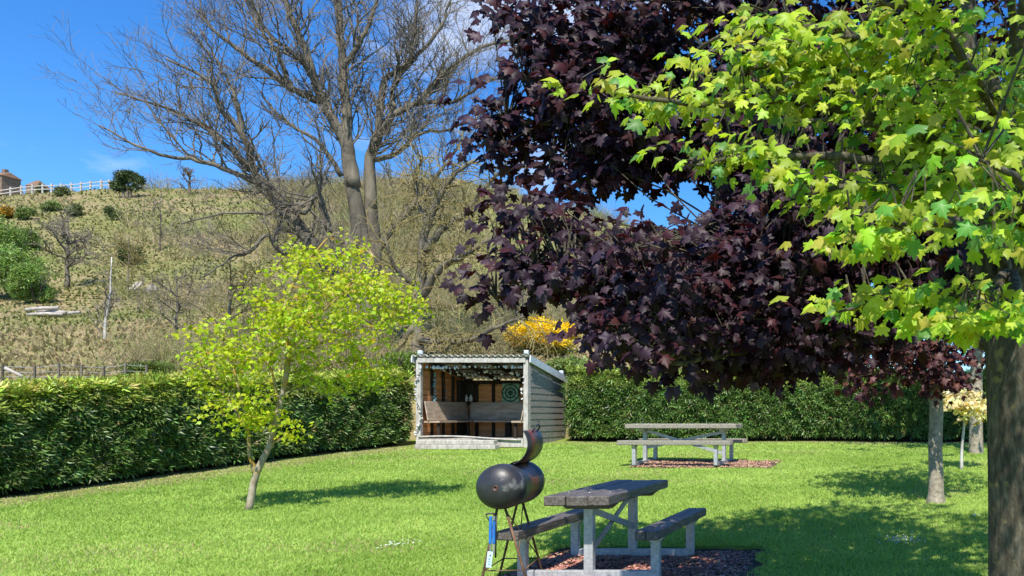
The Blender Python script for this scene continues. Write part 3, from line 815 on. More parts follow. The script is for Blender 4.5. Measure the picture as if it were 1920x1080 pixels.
LEGS = [leg_line((934, 945), (905, 1080), 7.46, 7.36), leg_line((945, 945), (985, 1080), 7.46, 7.38), leg_line((971, 938), (936, 1080), 7.95, 8.0), leg_line((979, 938), (1019, 1080), 7.95, 8.02)]
for a, b in LEGS:
    q = MB(); q.tube([a - gbase, a.lerp(b, 0.5) - gbase, b - gbase], 0.0115, 8); q.build('leg', M['rust'], grill)
def at_z(leg, z):
    a, b = leg; return a.lerp(b, (a.z - z) / (a.z - b.z))
zb = gbase.z + 0.19
cor = [at_z(L_, zb) for L_ in (LEGS[0], LEGS[1], LEGS[3], LEGS[2])]
for i in range(4):
    q = MB(); q.tube([cor[i] - gbase, cor[(i + 1) % 4] - gbase], 0.006, 6); q.build('tie_rod', M['rust'], grill)
for a, b in ((at_z(LEGS[1], GC.z - 0.22), at_z(LEGS[3], zb + 0.03)), (at_z(LEGS[3], GC.z - 0.2), at_z(LEGS[1], zb + 0.14))):
    q = MB(); q.tube([a - gbase, b - gbase], 0.005, 6); q.build('brace_rod', M['rust'], grill)

# blue-handled tool hung on the grill leg, with its tag
tl = P(917, 964, 7.3); tool = empty('blue_tool', tl); tag(tool, 'blue-handled steel tool hanging from the grill leg', 'tool')
s_ = 7.3 / FPX
def tp(px, py, dy=0.0): p = P(px, py, 7.3 + dy); return p - tl
for px in (920, 926.5):
    q = MB(); q.beam(tp(px, 968), tp(px - 0.8, 1020), 0.024, 0.014, 0.004, (0, 1, 0)); q.build('handle', M['blue'], tool)
    q = MB(); q.beam(tp(px - 0.8, 1020, 0.0), tp(px - 0.4, 1040), 0.013, 0.006, 0.001, (0, 1, 0)); q.build('shaft', M['steel'], tool)
q = MB(); q.tube([tp(911, 965), tp(915, 963, 0.02), tp(924, 963, 0.03), tp(932, 965, 0.05)], 0.008, 6); q.build('grip_end', M['black'], tool)
q = MB(); q.tube([tp(911, 967), tp(917, 976)], 0.005, 6); q.build('hook', M['black'], tool)
q = MB(); q.tube([tp(931, 968, 0.02), tp(930, 1010, 0.02), tp(929, 1046, 0.02)], 0.007, 6); q.build('rod', M['black'], tool)
q = MB(); q.beam(tp(926, 968, -0.008), tp(926, 976, -0.008), 0.02, 0.012, 0.003, (0, 1, 0)); q.build('collar', M['steel'], tool)
tg = empty('card_tag', P(918, 1035, 7.28)); tag(tg, 'pale blue paper tag with a punched hole hanging under the blue tool', 'tag')
t0 = P(918, 1035, 7.28)
q = MB(); q.beam(P(919.5, 1034, 7.27) - t0, P(916, 1064, 7.27) - t0, 0.046, 0.002, 0, (0, 1, 0)); q.build('card', M['card'], tg)
q = MB(); q.tube([P(919, 1041, 7.265) - t0, P(919, 1041, 7.264) - t0], 0.006, 10); q.build('hole', M['black'], tg)
for yy in (1048, 1053, 1058):
    q = MB(); q.beam(P(915, yy, 7.266) - t0, P(919.5, yy, 7.266) - t0, 0.005, 0.001, 0, (0, 1, 0)); q.build('print', M['ink'], tg)

# ------------------------------------------------------------------ beds of bark chips
for bi, (x0, x1, y0, y1) in enumerate(BEDS):
    lev = T1[2] if bi == 0 else None
    xs = np.linspace(x0 - 0.12, x1 + 0.12, 24); ys = np.linspace(y0 - 0.12, y1 + 0.12, 20)
    def bz(x, y):
        e = min(x - x0, x1 - x, y - y0, y1 - y) + 0.12
        z = lawn_z(x, y) + 0.014 + 0.02 * noise.noise((x * 3, y * 3, 1))
        k = min(1, max(0, e / 0.12)); return z * k + (lawn_z(x, y) - 0.03) * (1 - k)
    tag(grid_sheet('soil_bed', xs, ys, bz, M['soil']), 'bare soil bed under the ' + ('dark' if bi == 0 else 'grey') + ' picnic table', None, None, 'structure')
    nC = 12000 if bi == 0 else 5500
    X = RNG.uniform(x0, x1, nC); Y = RNG.uniform(y0, y1, nC)
    keep = (X + 0.1 * wav(Y * 2, X) < x1 - 0.02) & (X > x0 + 0.1 * wav(Y * 3, X + 5)) & (Y < y1 + 0.06 * wav(X * 3, Y) - 0.05)
    if bi == 0: keep &= ~((X > -1.95) & (RNG.random(nC) < np.clip((X + 1.95) / 0.45, 0, 1)))
    X, Y = X[keep], Y[keep]; nC = len(X)
    Z = np.array([bz(a, b) for a, b in zip(X, Y)]) + RNG.uniform(0.0, 0.018, nC)
    chip = np.array([(-.5, -.3, 0), (.5, -.22, .05), (.42, .3, 0), (-.4, .25, -.04), (0, 0, .22)]); cf = np.array([(0, 1, 4), (1, 2, 4), (2, 3, 4), (3, 0, 4)])
    tip = rand_dirs(nC); tip[:, 2] *= 0.35
    tint = vary((0.42, 0.19, 0.14) if bi == 0 else (0.4, 0.23, 0.16), nC, 0.35, 0.12)
    w = RNG.random(nC) < 0.12; tint[w] = vary((0.42, 0.3, 0.2), int(w.sum()), 0.2, 0.08)
    tag(scatter('bark_chips', chip, cf, frames(tip, rand_dirs(nC) * 0.5 + np.array([[0, 0, 1]])), np.stack([X, Y, Z], 1), RNG.uniform(0.018, 0.045, nC), tint, M['mulch']),
        'reddish bark chips spread under the ' + ('dark' if bi == 0 else 'grey') + ' picnic table', None, None, 'stuff')

# ------------------------------------------------------------------ trees
def bez(pts, n):
    """smooth polyline through points"""
    pts = [Vector(p) for p in pts]
    if len(pts) == 2: return [pts[0].lerp(pts[1], i / n) for i in range(n + 1)]
    out = []
    ext = [pts[0] * 2 - pts[1]] + pts + [pts[-1] * 2 - pts[-2]]
    m = max(2, n // (len(pts) - 1))
    for i in range(1, len(ext) - 2):
        p0, p1, p2, p3 = ext[i - 1:i + 3]
        for k in range(m):
            t = k / m
            out.append(0.5 * ((2 * p1) + (p2 - p0) * t + (2 * p0 - 5 * p1 + 4 * p2 - p3) * t * t + (3 * p1 - p0 - 3 * p2 + p3) * t ** 3))
    out.append(pts[-1])
    return out

def limb(mb, pts, r0, r1, n=12, sides=8, wob=0.0):
    c = bez(pts, n)
    if wob:
        for i in range(1, len(c) - 1): c[i] = c[i] + Vector((random.uniform(-wob, wob), random.uniform(-wob, wob), random.uniform(-wob, wob)))
    k = len(c) - 1
    mb.tube(c, [r0 + (r1 - r0) * (i / k) ** 0.8 for i in range(k + 1)], sides)
    return c

def in_frame(p, m=0):
    if p[1] < 0.5: return False
    px = CX + FPX * p[0] / p[1]; py = CY - FPX * (p[2] - ZC) / p[1]
    return -m < px < 1920 + m and -m < py < 1080 + m

def leafy_cluster_tree(root, centers, limbs, per, spread, size, base, mat, twig_mat, tipbias, nrmbias, single=300, hues=None, twr=0.006, near_scale=None):
    """leaf clusters at the ends of twigs that grow from the nearest limb"""
    o0 = np.array(root.location)
    LP = np.array([tuple(p) for c in limbs for p in c])
    tw = MB(); C = np.array([tuple(c) for c in centers])
    for c in C:
        d = np.linalg.norm(LP - c, axis=1) + np.where(LP[:, 2] > c[2] + 0.3, 0.6, 0)
        q = LP[int(np.argmin(d))]
        if np.linalg.norm(q - c) > 4.5: continue
        mid = (q + c) / 2 + np.array([random.uniform(-.1, .1), random.uniform(-.1, .1), random.uniform(-0.02, .16)])
        tw.tube([Vector(p - o0) for p in (q, (q * 2 + mid) / 3, mid, (mid + c) / 2, c)], [twr * 1.5, twr * 1.3, twr, twr * 0.8, twr * 0.5], 4, False)
    tw.build('twigs', twig_mat, root)
    N = len(C) * per
    T = np.repeat(C, per, axis=0) + RNG.standard_normal((N, 3)) * np.array(spread)[None, :]
    out = nrm(T - np.repeat(C, per, axis=0))
    tip = nrm(out * 0.8 + np.array([tipbias]) + rand_dirs(N) * 0.35)
    nz_ = nrm(np.array([nrmbias]) + rand_dirs(N) * 0.6)
    R = frames(tip, nz_); S = size * np.clip(RNG.normal(1, 0.2, N), 0.55, 1.5) * (np.clip(T[:, 1] / near_scale, 0.72, 1.1) if near_scale else 1.0)
    if hues is None: tint = vary(base, N, 0.25, 0.1)
    else:
        pick = RNG.choice(len(hues), N, p=[h[1] for h in hues]); tint = np.zeros((N, 3))
        for i, h in enumerate(hues):
            s = pick == i; tint[s] = vary(h[0], int(s.sum()), 0.2, 0.08)
    vis = np.array([in_frame(p, 0) for p in T])
    dist = np.where(vis, T[:, 1] / S, 1e9)
    order = np.argsort(dist)
    big = order[:single] if single else order[:0]
    rest = order[single:] if single else order
    shapes = [maple_leaf(0.35, 0.5, i) for i in range(4)] + [maple_leaf(0.15, 0.25, 9), maple_leaf(0.6, 0.8, 11)]
    # leaves too many to single out
    kset = RNG.integers(0, len(shapes), len(rest)); Vs = []; Fs = []; Cs = []; base_i = 0
    for i, (v, f) in enumerate(shapes):
        s = rest[kset == i]
        if not len(s): continue
        V = np.einsum('nij,kj->nki', R[s], v) * S[s][:, None, None] + (T[s] - o0)[:, None, :]
        Fs.append((f[None] + (np.arange(len(s)) * len(v))[:, None, None]).reshape(-1, 3) + base_i); base_i += len(s) * len(v)
        Vs.append(V.reshape(-1, 3)); Cs.append(np.repeat(tint[s], len(v), 0))
    tag(big_mesh('foliage', np.concatenate(Vs), np.concatenate(Fs), np.concatenate(Cs), mat, root), kind='stuff')
    # the largest in view, one object each
    meshes = {}
    cl = np.argsort(tint[big].sum(1)) if single else []
    rank = np.empty(len(big), int)
    if single: rank[cl] = np.arange(len(big))
    for j, i in enumerate(big):
        lvl = rank[j] * 6 // len(big); sh = int(i) % len(shapes); key = (lvl, sh)
        if key not in meshes:
            v, f = shapes[sh]; o = big_mesh('leaf', v, f, np.repeat(tint[i][None], len(v), 0), mat, root); meshes[key] = o.data
        else: o = link('leaf', meshes[key], root)
        Mx = Matrix(R[i].tolist()).to_4x4(); Mx.translation = Vector(T[i] - o0)
        o.matrix_local = Mx @ Matrix.Scale(float(S[i]), 4)

def blob_points(blobs, gap=None):
    pts = []
    for px, py, Y, rx, ry, rd, n in blobs:
        c = P(px, py, Y); k = Y / FPX
        for _ in range(n):
            while True:
                d = Vector((random.uniform(-1, 1), random.uniform(-1, 1), random.uniform(-1, 1)))
                if d.length <= 1: break
            p = c + Vector((d.x * rx * k, d.y * rd, d.z * ry * k))
            if gap:
                q = (CX + FPX * p.x / p.y, CY - FPX * (p.z - ZC) / p.y)
                if any(((q[0] - gx) / grx) ** 2 + ((q[1] - gy) / gry) ** 2 < random.uniform(0.75, 1) for gx, gy, grx, gry in gap): continue
            if noise.noise((p.x * 1.6, p.y * 1.6, p.z * 2.2)) < -0.28: continue
            pts.append(p)
    return pts

# --- purple maple: trunk stands behind the foreground trunk
PK = 0.82
def pk(px, py): return PK * (1 - 0.25 * min(1, max(0, (1330 - px) / 150)) * min(1, max(0, (py - 330) / 60)))
pt0 = Vector((1.12 * PK, 7.9 * PK, lawn_z(1.1, 7.9 * PK)))
pm = empty('purple_maple', pt0); tag(pm, 'large dark purple maple hanging over the middle of the lawn', 'tree')
q = MB(); fork = pt0 + Vector((-0.05, 0, 2.1))
limb(q, [pt0 - pt0 + Vector((0, 0, -0.1)), Vector((0.01, 0, 0.5)), Vector((-0.03, 0.02, 1.4)), fork - pt0], 0.17, 0.13, 12, 12); q.build('trunk', M['bark_dark'], pm)
PL = []
for path in ([(1700, 600, 7.8), (1500, 560, 7.7), (1250, 560, 7.7), (1000, 520, 8.0)], [(1720, 560, 7.8), (1560, 470, 7.6), (1380, 440, 7.8), (1180, 470, 8.1), (930, 560, 8.3)],
             [(1740, 480, 7.8), (1560, 300, 8.0), (1250, 230, 8.3), (950, 230, 8.5)], [(1740, 440, 7.9), (1580, 160, 8.1), (1300, 20, 8.4), (1050, -60, 8.6)], [(1760, 400, 8.0), (1680, 0, 8.2), (1550, -300, 8.4)],
             [(1740, 620, 7.6), (1600, 640, 7.0), (1400, 660, 6.7), (1250, 680, 6.7)], [(1860, 400, 7.9), (2000, 100, 7.8), (2150, -150, 7.8)], [(1850, 500, 7.9), (2100, 380, 7.8), (2350, 250, 7.6)], [(1760, 520, 7.6), (1650, 420, 6.9), (1450, 350, 6.5)]):
    pp = [fork] + [P(a[0], a[1], a[2] * pk(a[0], a[1])) for a in path]; mb = MB(); c = limb(mb, [p - pt0 for p in pp], 0.07, 0.014, 22, 7, 0.02); mb.build('limb', M['bark_dark'], pm); PL.append([p + pt0 for p in c])
PB = [(1080, 50, 8.4, 130, 80, 0.7, 90), (960, 20, 8.6, 50, 40, 0.4, 14), (985, 190, 8.5, 105, 85, 0.6, 60), (950, 275, 8.5, 60, 55, 0.4, 24), (1160, 200, 8.3, 160, 130, 0.9, 190), (1330, 80, 8.2, 200, 130, 1.1, 210), (1300, 260, 8.1, 190, 110, 0.9, 180),
      (1030, 390, 8.3, 95, 40, 0.4, 56), (960, 385, 8.4, 45, 26, 0.3, 16), (1130, 310, 8.2, 110, 50, 0.5, 60), (1030, 525, 8.1, 75, 38, 0.35, 34), (915, 565, 8.3, 36, 8, 0.15, 7), (975, 488, 8.2, 40, 22, 0.3, 10), (1185, 535, 7.8, 115, 75, 0.6, 105), (1350, 540, 7.3, 260, 120, 1.0, 330),
      (1360, 630, 6.9, 220, 75, 0.8, 200), (1190, 640, 7.4, 95, 40, 0.4, 40), (1300, 695, 6.8, 60, 26, 0.3, 16), (1470, 665, 6.9, 110, 45, 0.5, 50), (1560, 500, 7.2, 230, 170, 1.1, 330), (1560, 260, 7.8, 230, 200, 1.3, 300), (1700, 100, 8.0, 250, 200, 1.3, 220), (1800, 420, 7.9, 180, 170, 1.0, 130),
      (1600, -150, 8.2, 330, 150, 1.5, 200), (1800, -350, 8.2, 400, 180, 1.6, 100), (2150, 0, 7.9, 250, 350, 1.6, 110)]
PGAP = [(1200, 384, 145, 70), (1135, 380, 45, 30), (1410, 468, 50, 28), (1300, 345, 70, 26), (1060, 445, 40, 22), (1060, 610, 75, 45)]
PB = [(a, b - (18 if b > 500 else 0), c * pk(a, b), d, e * (0.9 if b > 500 else 1), f * PK, int(g * (0.9 if a < 1120 else 1.25))) for a, b, c, d, e, f, g in PB]
leafy_cluster_tree(pm, blob_points(PB, PGAP), PL, 6, (0.1, 0.1, 0.085), 0.092, (0.03, 0.012, 0.018), M['purple'], M['bark_dark'], (0, -0.25, -0.6), (0, -0.55, 0.65), 300,
                   [((0.028, 0.013, 0.021), 0.62), ((0.046, 0.013, 0.017), 0.24), ((0.06, 0.036, 0.052), 0.14)], 0.005, 6.2)

# --- green maple: the foreground trunk at the right edge
gt0 = Vector((0.66, 5.05, lawn_z(0.66, 5.05)))
gmp = empty('green_maple', gt0); tag(gmp, 'foreground maple with lime green leaves and a thick dark trunk', 'tree')
q = MB(); gf = gt0 + Vector((-0.02, 0, 2.25))
limb(q, [Vector((0, 0, -0.15)), Vector((0.0, 0, 0.1)), Vector((0.01, 0, 0.9)), Vector((0.0, 0.0, 1.7)), gf - gt0], 0.19, 0.185, 20, 18); q.build('trunk', M['bark_dark'], gmp)
GL_ = []
SPR = [[(1880, 280, 4.6), (1720, 190, 4.2), (1540, 130, 4.0), (1400, 130, 4.0), (1340, 165, 4.0)],
       [(1900, 250, 4.4), (1800, 120, 3.8), (1650, 70, 3.7), (1520, 85, 3.8)],
       [(1880, 360, 4.5), (1760, 270, 3.9), (1620, 230, 3.8), (1470, 225, 3.8)],
       [(1880, 330, 4.6), (1700, 240, 4.1), (1500, 190, 3.9), (1300, 195, 3.9), (1120, 165, 3.95)],
       [(1880, 200, 4.7), (1750, 110, 4.0), (1560, 60, 3.9), (1420, 45, 4.0), (1290, 105, 4.1)],
       [(1860, 380, 4.5), (1680, 310, 3.9), (1480, 290, 3.8), (1290, 310, 3.85)],
       [(1860, 430, 4.5), (1730, 370, 3.8), (1600, 350, 3.7), (1490, 370, 3.7)],
       [(1880, 480, 4.3), (1800, 420, 3.4), (1690, 420, 3.1), (1600, 440, 3.0)],
       [(1890, 520, 4.4), (1850, 560, 3.9), (1740, 545, 3.6), (1570, 585, 3.5)],
       [(1900, 520, 4.3), (1900, 580, 3.7), (1830, 600, 3.5), (1780, 615, 3.4)],
       [(1900, 300, 4.6), (1850, 180, 3.6), (1750, 40, 3.3), (1650, 0, 3.2)],
       [(1900, 300, 4.8), (1900, 50, 4.2), (1880, -150, 3.8), (1800, -350, 3.5)],
       [(1920, 420, 4.4), (1940, 380, 3.4), (1900, 330, 3.0), (1840, 300, 2.8)],
       [(1950, 350, 4.9), (2150, 200, 4.9), (2350, 50, 4.9)], [(1930, 300, 5.1), (2000, 0, 5.8), (2050, -200, 6.3)], [(1900, 250, 4.9), (1950, -250, 4.0), (2100, -800, 3.2)]]
for path in SPR:
    pp = [gf - Vector((0, 0, 0.12))] + [P(*a) for a in path]; mb = MB(); c = limb(mb, [p - gt0 for p in pp], 0.05, 0.006, 24, 7, 0.008); mb.build('limb', M['bark_dark'], gmp); GL_.append([p + gt0 for p in c])
mb = MB(); c = limb(mb, [Vector((0.0, 0, 2.0)), Vector((-0.16, 0.05, 2.5)), Vector((-0.28, 0.1, 3.4)), Vector((-0.3, 0.1, 5.2))], 0.13, 0.04, 16, 10); mb.build('limb', M['bark_dark'], gmp); GL_.append([p + gt0 for p in c])
mb = MB(); c = limb(mb, [Vector((0.02, 0, 2.0)), Vector((0.14, -0.05, 2.6)), Vector((0.2, -0.3, 3.6)), Vector((0.2, -0.9, 5.0))], 0.14, 0.04, 16, 10); mb.build('limb', M['bark_dark'], gmp); GL_.append([p + gt0 for p in c])
GB = []
for path in SPR[:12]:
    pv = [P(*a) for a in path]
    for a, b in zip(path, path[1:]):
        for k in range(4):
            t = (k + random.random()) / 4
            GB.append((a[0] + (b[0] - a[0]) * t, a[1] + (b[1] - a[1]) * t - 6, a[2] + (b[2] - a[2]) * t, 70, 9, 0.3, 3))
GB += [(1850, 50, 3.7, 110, 70, 0.5, 12), (1780, 190, 3.7, 150, 30, 0.5, 9), (1640, 140, 3.8, 150, 26, 0.4, 10), (1500, 110, 3.9, 130, 30, 0.4, 8), (1880, 300, 3.6, 60, 60, 0.4, 14), (1640, 250, 3.8, 130, 20, 0.4, 6), (1880, 480, 3.4, 55, 50, 0.3, 12),
       (1720, 330, 3.7, 110, 26, 0.4, 10), (1900, 570, 3.4, 45, 45, 0.3, 9), (1660, 445, 3.1, 70, 30, 0.25, 11), (1800, 290, 2.7, 60, 26, 0.15, 4), (1890, 400, 2.8, 40, 60, 0.2, 5)]
GGAP = [(1770, 455, 65, 75), (1640, 495, 90, 30), (1440, 245, 110, 26), (1600, 225, 70, 18), (1330, 60, 50, 40), (1700, 410, 50, 22), (1400, 350, 90, 26), (1560, 330, 60, 14), (1900, 480, 40, 40), (1380, 150, 40, 20), (1800, 130, 60, 18)]
gpts = blob_points(GB, GGAP)
for c_, r_, n_ in (((0.75, 2.7, 4.75), (0.9, 1.0, 0.8), 90), ((1.0, 4.8, 5.6), (1.3, 1.4, 1.2), 110), ((2.2, 4.6, 4.4), (1.0, 1.3, 1.2), 90), ((1.0, 3.6, 6.6), (1.2, 1.5, 1.0), 70)):
    for _ in range(n_):
        d = Vector((random.gauss(0, .5), random.gauss(0, .5), random.gauss(0, .5)))
        p = Vector(c_) + Vector((d.x * r_[0], d.y * r_[1], d.z * r_[2]))
        if not in_frame(p, 40): gpts.append(p)
leafy_cluster_tree(gmp, gpts, GL_, 8, (0.1, 0.1, 0.02), 0.06, (0.2, 0.27, 0.03), M['leaf'], M['bark_dark'], (-0.45, -0.4, -0.65), (-0.25, -0.7, 0.65), 300,
                   [((0.40, 0.51, 0.045), 0.72), ((0.47, 0.55, 0.08), 0.14), ((0.13, 0.31, 0.06), 0.14)], 0.0035)

# --- second purple maple further back, its trunk in view
p20 = Vector((0.42, 12.25, lawn_z(0.42, 12.25)))
pm2 = empty('purple_maple', p20); tag(pm2, 'smaller reddish purple maple with a pale straight trunk behind the foreground trunk', 'tree')
q = MB(); f2 = p20 + Vector((-0.02, 0, 2.3))
cc = [Vector((0, 0, -0.1)), Vector((0, 0, 0.02)), Vector((0, 0, 0.1)), Vector((0.004, 0, 0.3)), Vector((-0.01, 0, 0.8)), Vector((0.008, 0, 1.3)), Vector((-0.005, 0, 1.8)), f2 - p20]
q.tube(cc, [0.17, 0.145, 0.118, 0.108, 0.102, 0.1, 0.093, 0.085], 14)
for z, sx in ((1.52, -1), (1.53, 1)): q.tube([Vector((sx * 0.06, -0.02, z)), Vector((sx * 0.15, -0.04, z + 0.05))], [0.016, 0.008], 6)
q.build('trunk', M['bark_pale'], pm2)
P2 = []
for d in ((-1.6, -0.3, 0.3), (-1.2, 0.9, 0.9), (0.9, -0.7, 0.7), (0.3, 1.2, 0.8), (-0.3, -1.2, 1.2), (0.1, 0, 2.4), (-0.9, -0.2, 1.8), (1.3, 0.5, 1.4)):
    mb = MB(); c = limb(mb, [f2 - p20 - Vector((0, 0, 0.3)), f2 - p20 + Vector(d) * 0.4 + Vector((0, 0, 0.1)), f2 - p20 + Vector(d)], 0.045, 0.012, 10, 6, 0.02); mb.build('limb', M['bark_pale'], pm2); P2.append([p + p20 for p in c])
B2 = [(1640, 690, 12.2, 80, 55, 0.8, 90), (1720, 650, 12.0, 110, 70, 1.0, 130), (1780, 690, 11.9, 70, 50, 0.6, 60), (1700, 520, 12.2, 170, 120, 1.3, 140), (1760, 380, 12.3, 150, 120, 1.3, 90), (1850, 560, 12.2, 120, 120, 1.1, 70), (1825, 685, 12.0, 45, 45, 0.5, 70)]
leafy_cluster_tree(pm2, blob_points(B2), P2, 5, (0.12, 0.12, 0.09), 0.10, (0.06, 0.02, 0.02), M['purple'], M['bark_dark'], (0, -0.2, -0.5), (0, -0.5, 0.7), 0,
                   [((0.06, 0.02, 0.022), 0.55), ((0.11, 0.035, 0.025), 0.3), ((0.16, 0.08, 0.07), 0.15)])

# --- grey-trunked tree behind, its crown hidden above
g0 = Vector((1.52, 18.7, lawn_z(1.5, 18.7)))
gy = empty('grey_tree', g0); tag(gy, 'broad pale grey trunk beside the back hedge, half hidden by the foreground trunk', 'tree')
q = MB(); limb(q, [Vector((0, 0, -0.1)), Vector((0, 0, 0.2)), Vector((0.0, 0, 1.2)), Vector((0.03, 0, 2.8)), Vector((0.0, 0.1, 4.2))], 0.185, 0.11, 18, 14); q.build('trunk', M['bark_pale'], gy)
P3 = []
for d in ((-1.6, -0.3, 0.6), (-1.2, 0.9, 1.2), (1.4, -0.7, 0.7), (0.3, 1.2, 1.2), (-0.3, -1.2, 1.5), (0.1, 0, 2.4), (1.9, 0.5, 0.4)):
    mb = MB(); c = limb(mb, [Vector((0, 0, 3.2)), Vector((0, 0, 3.4)) + Vector(d) * 0.5, Vector((0, 0, 3.4)) + Vector(d) * 1.1], 0.06, 0.015, 10, 6, 0.02); mb.build('limb', M['bark_pale'], gy); P3.append([p + g0 for p in c])
c3 = []
for _ in range(420):
    d = Vector((random.gauss(0, .5), random.gauss(0, .5), random.gauss(0, .5))); c3.append(g0 + Vector((0.5 + d.x * 2.4, d.y * 1.9, 4.3 + d.z * 1.5)))
leafy_cluster_tree(gy, c3, P3, 5, (0.2, 0.2, 0.12), 0.16, (0.06, 0.02, 0.02), M['purple'], M['bark_dark'], (0, -0.2, -0.4), (0, -0.5, 0.7), 0, [((0.05, 0.02, 0.02), 0.6), ((0.09, 0.035, 0.025), 0.4)])

# --- thin golden sapling
s0 = Vector((1.02, 15.9, lawn_z(1.02, 15.9)))
sa = empty('golden_sapling', s0); tag(sa, 'thin white-stemmed sapling with pale golden leaves', 'tree')
q = MB(); stem = limb(q, [Vector((0, 0, -0.05)), Vector((0.01, 0, 0.4)), Vector((0.06, 0, 0.95)), Vector((0.06, 0.02, 1.6))], 0.038, 0.015, 12, 8); q.build('trunk', M['bark_birch'], sa)
leafy_cluster_tree(sa, blob_points([(1795, 748, 15.8, 40, 20, 0.35, 40), (1830, 765, 15.9, 35, 25, 0.35, 34), (1775, 735, 15.9, 22, 14, 0.2, 12)]), [[p + s0 for p in stem[6:]]], 6, (0.09, 0.09, 0.05), 0.085, (0.6, 0.5, 0.2), M['leaf'], M['bark_pale'], (0, -0.3, -0.3), (0, -0.5, 0.8), 0,
                   [((0.78, 0.7, 0.42), 0.8), ((0.5, 0.36, 0.08), 0.2)], 0.004)

# --- young lime-green tree on the lawn
y0 = Vector(P(465, 957, 11.5)); y0.z = lawn_z(y0.x, y0.y)
yt = empty('young_tree', y0); tag(yt, 'young leaning tree with bright yellow-green leaves on the open lawn', 'tree')
YL = []
def ylimb(path, r0, r1, nm='limb', mt='bark_lichen', sides=9):
    mb = MB(); c = limb(mb, [P(*a) - y0 for a in path], r0, r1, 16, sides, 0.006); mb.build(nm, M[mt], yt); YL.append([p + y0 for p in c])
ylimb([(465, 962, 11.5), (472, 925, 11.5), (481, 885, 11.5), (505, 835, 11.5), (520, 770, 11.5), (538, 700, 11.5), (540, 650, 11.5)], 0.047, 0.03, 'trunk', 'bark_tan', 12)
ylimb([(538, 700, 11.5), (540, 650, 11.5), (530, 600, 11.5), (555, 520, 11.6), (610, 450, 11.7)], 0.04, 0.01)
ylimb([(479, 890, 11.5), (468, 850, 11.45), (464, 800, 11.4), (450, 740, 11.3), (430, 660, 11.2)], 0.032, 0.01)
ylimb([(525, 760, 11.5), (510, 700, 11.4), (480, 620, 11.3), (480, 560, 11.2)], 0.02, 0.007)
ylimb([(540, 660, 11.5), (590, 600, 11.4), (650, 540, 11.4), (700, 480, 11.5)], 0.025, 0.007)
ylimb([(540, 670, 11.5), (610, 640, 11.6), (700, 610, 11.7), (780, 570, 11.8)], 0.022, 0.006)
ylimb([(538, 700, 11.5), (600, 690, 11.8), (660, 670, 12.0)], 0.018, 0.006)
ylimb([(464, 800, 11.4), (420, 740, 11.3), (380, 690, 11.2)], 0.015, 0.005)
YB = [(440, 720, 11.3, 85, 95, 0.6, 190), (400, 660, 11.3, 45, 60, 0.4, 50), (470, 790, 11.3, 55, 50, 0.4, 50), (560, 560, 11.4, 70, 70, 0.6, 120), (640, 590, 11.5, 130, 85, 0.8, 330), (620, 500, 11.6, 85, 60, 0.6, 130), (640, 455, 11.7, 32, 40, 0.3, 28), (730, 570, 11.6, 65, 55, 0.5, 80), (490, 640, 11.3, 70, 60, 0.5, 90), (640, 690, 11.9, 90, 55, 0.5, 110), (550, 800, 11.4, 25, 25, 0.2, 9), (720, 510, 11.6, 35, 25, 0.3, 16), (545, 480, 11.6, 20, 22, 0.2, 8)]
YC = np.array([tuple(c) for c in blob_points(YB) if noise.noise((c.x * 3.1, c.y * 3.1, c.z * 3.6)) > -0.08])
tw = MB(); LPY = np.array([tuple(p) for c in YL for p in c])
for c in YC[::2]:
    qn = LPY[int(np.argmin(np.linalg.norm(LPY - c, axis=1) + np.where(LPY[:, 2] > c[2], 0.3, 0)))]
    tw.tube([Vector(qn) - y0, Vector((qn + c) / 2) - y0 + Vector((0, 0, 0.04)), Vector(c) - y0], [0.007, 0.004, 0.002], 3, False)
tw.build('twigs', M['bark_lichen'], yt)
per = 12; N = len(YC) * per; T = np.repeat(YC, per, 0) + RNG.standard_normal((N, 3)) * np.array([[0.08, 0.08, 0.055]])
tint = vary((0.44, 0.51, 0.025), N, 0.2, 0.09); s = RNG.random(N) < 0.003; tint[s] = vary((0.5, 0.2, 0.02), int(s.sum()), 0.1, 0.1)
lo_ = T[:, 2] < 2.35
lv, lf = small_leaf()
tag(scatter('foliage', lv, lf, frames(nrm(rand_dirs(N) * 0.8 + np.array([[0, -0.25, -0.45]])), nrm(np.array([[0, -0.5, 0.75]]) + rand_dirs(N) * 0.7)), T - np.array(y0), RNG.uniform(0.042, 0.085, N), tint, M['leaf'], yt), kind='stuff')

# ------------------------------------------------------------------ bare trees behind the hedge
def grow(tw, p, d, L, r, lvl, maxl, up, kids, seg=0.16, bend=0.35, spread_=0.9):
    n_ = max(3, int(L / seg)) if lvl < maxl else 2
    pts = [p.copy()]; dd = d.normalized(); st = L / n_
    for i in range(n_):
        dd = (dd + Vector((random.gauss(0, 1), random.gauss(0, 1), random.gauss(0, 1))) * bend * 0.4 + Vector((0, 0, up)) * 0.22).normalized()
        pts.append(pts[-1] + dd * st)
    tw.tube(pts, [max(0.0036, r * (1 - 0.75 * i / n_)) for i in range(n_ + 1)], 5 if lvl == 0 else 3, False)
    if lvl >= maxl: return
    for k in range(kids[lvl]):
        t = random.uniform(0.2, 1.0); i = min(n_ - 1, int(t * n_)); q = pts[i].lerp(pts[i + 1], t * n_ - i)
        dl = (pts[i + 1] - pts[i]).normalized()
        side = dl.cross(Vector((random.gauss(0, 1), random.gauss(0, 1), random.gauss(0, 1)))).normalized()
        grow(tw, q, dl * 0.75 + side * spread_, L * random.uniform(0.36, 0.58), r * 0.5, lvl + 1, maxl, up, kids, seg, bend, spread_)

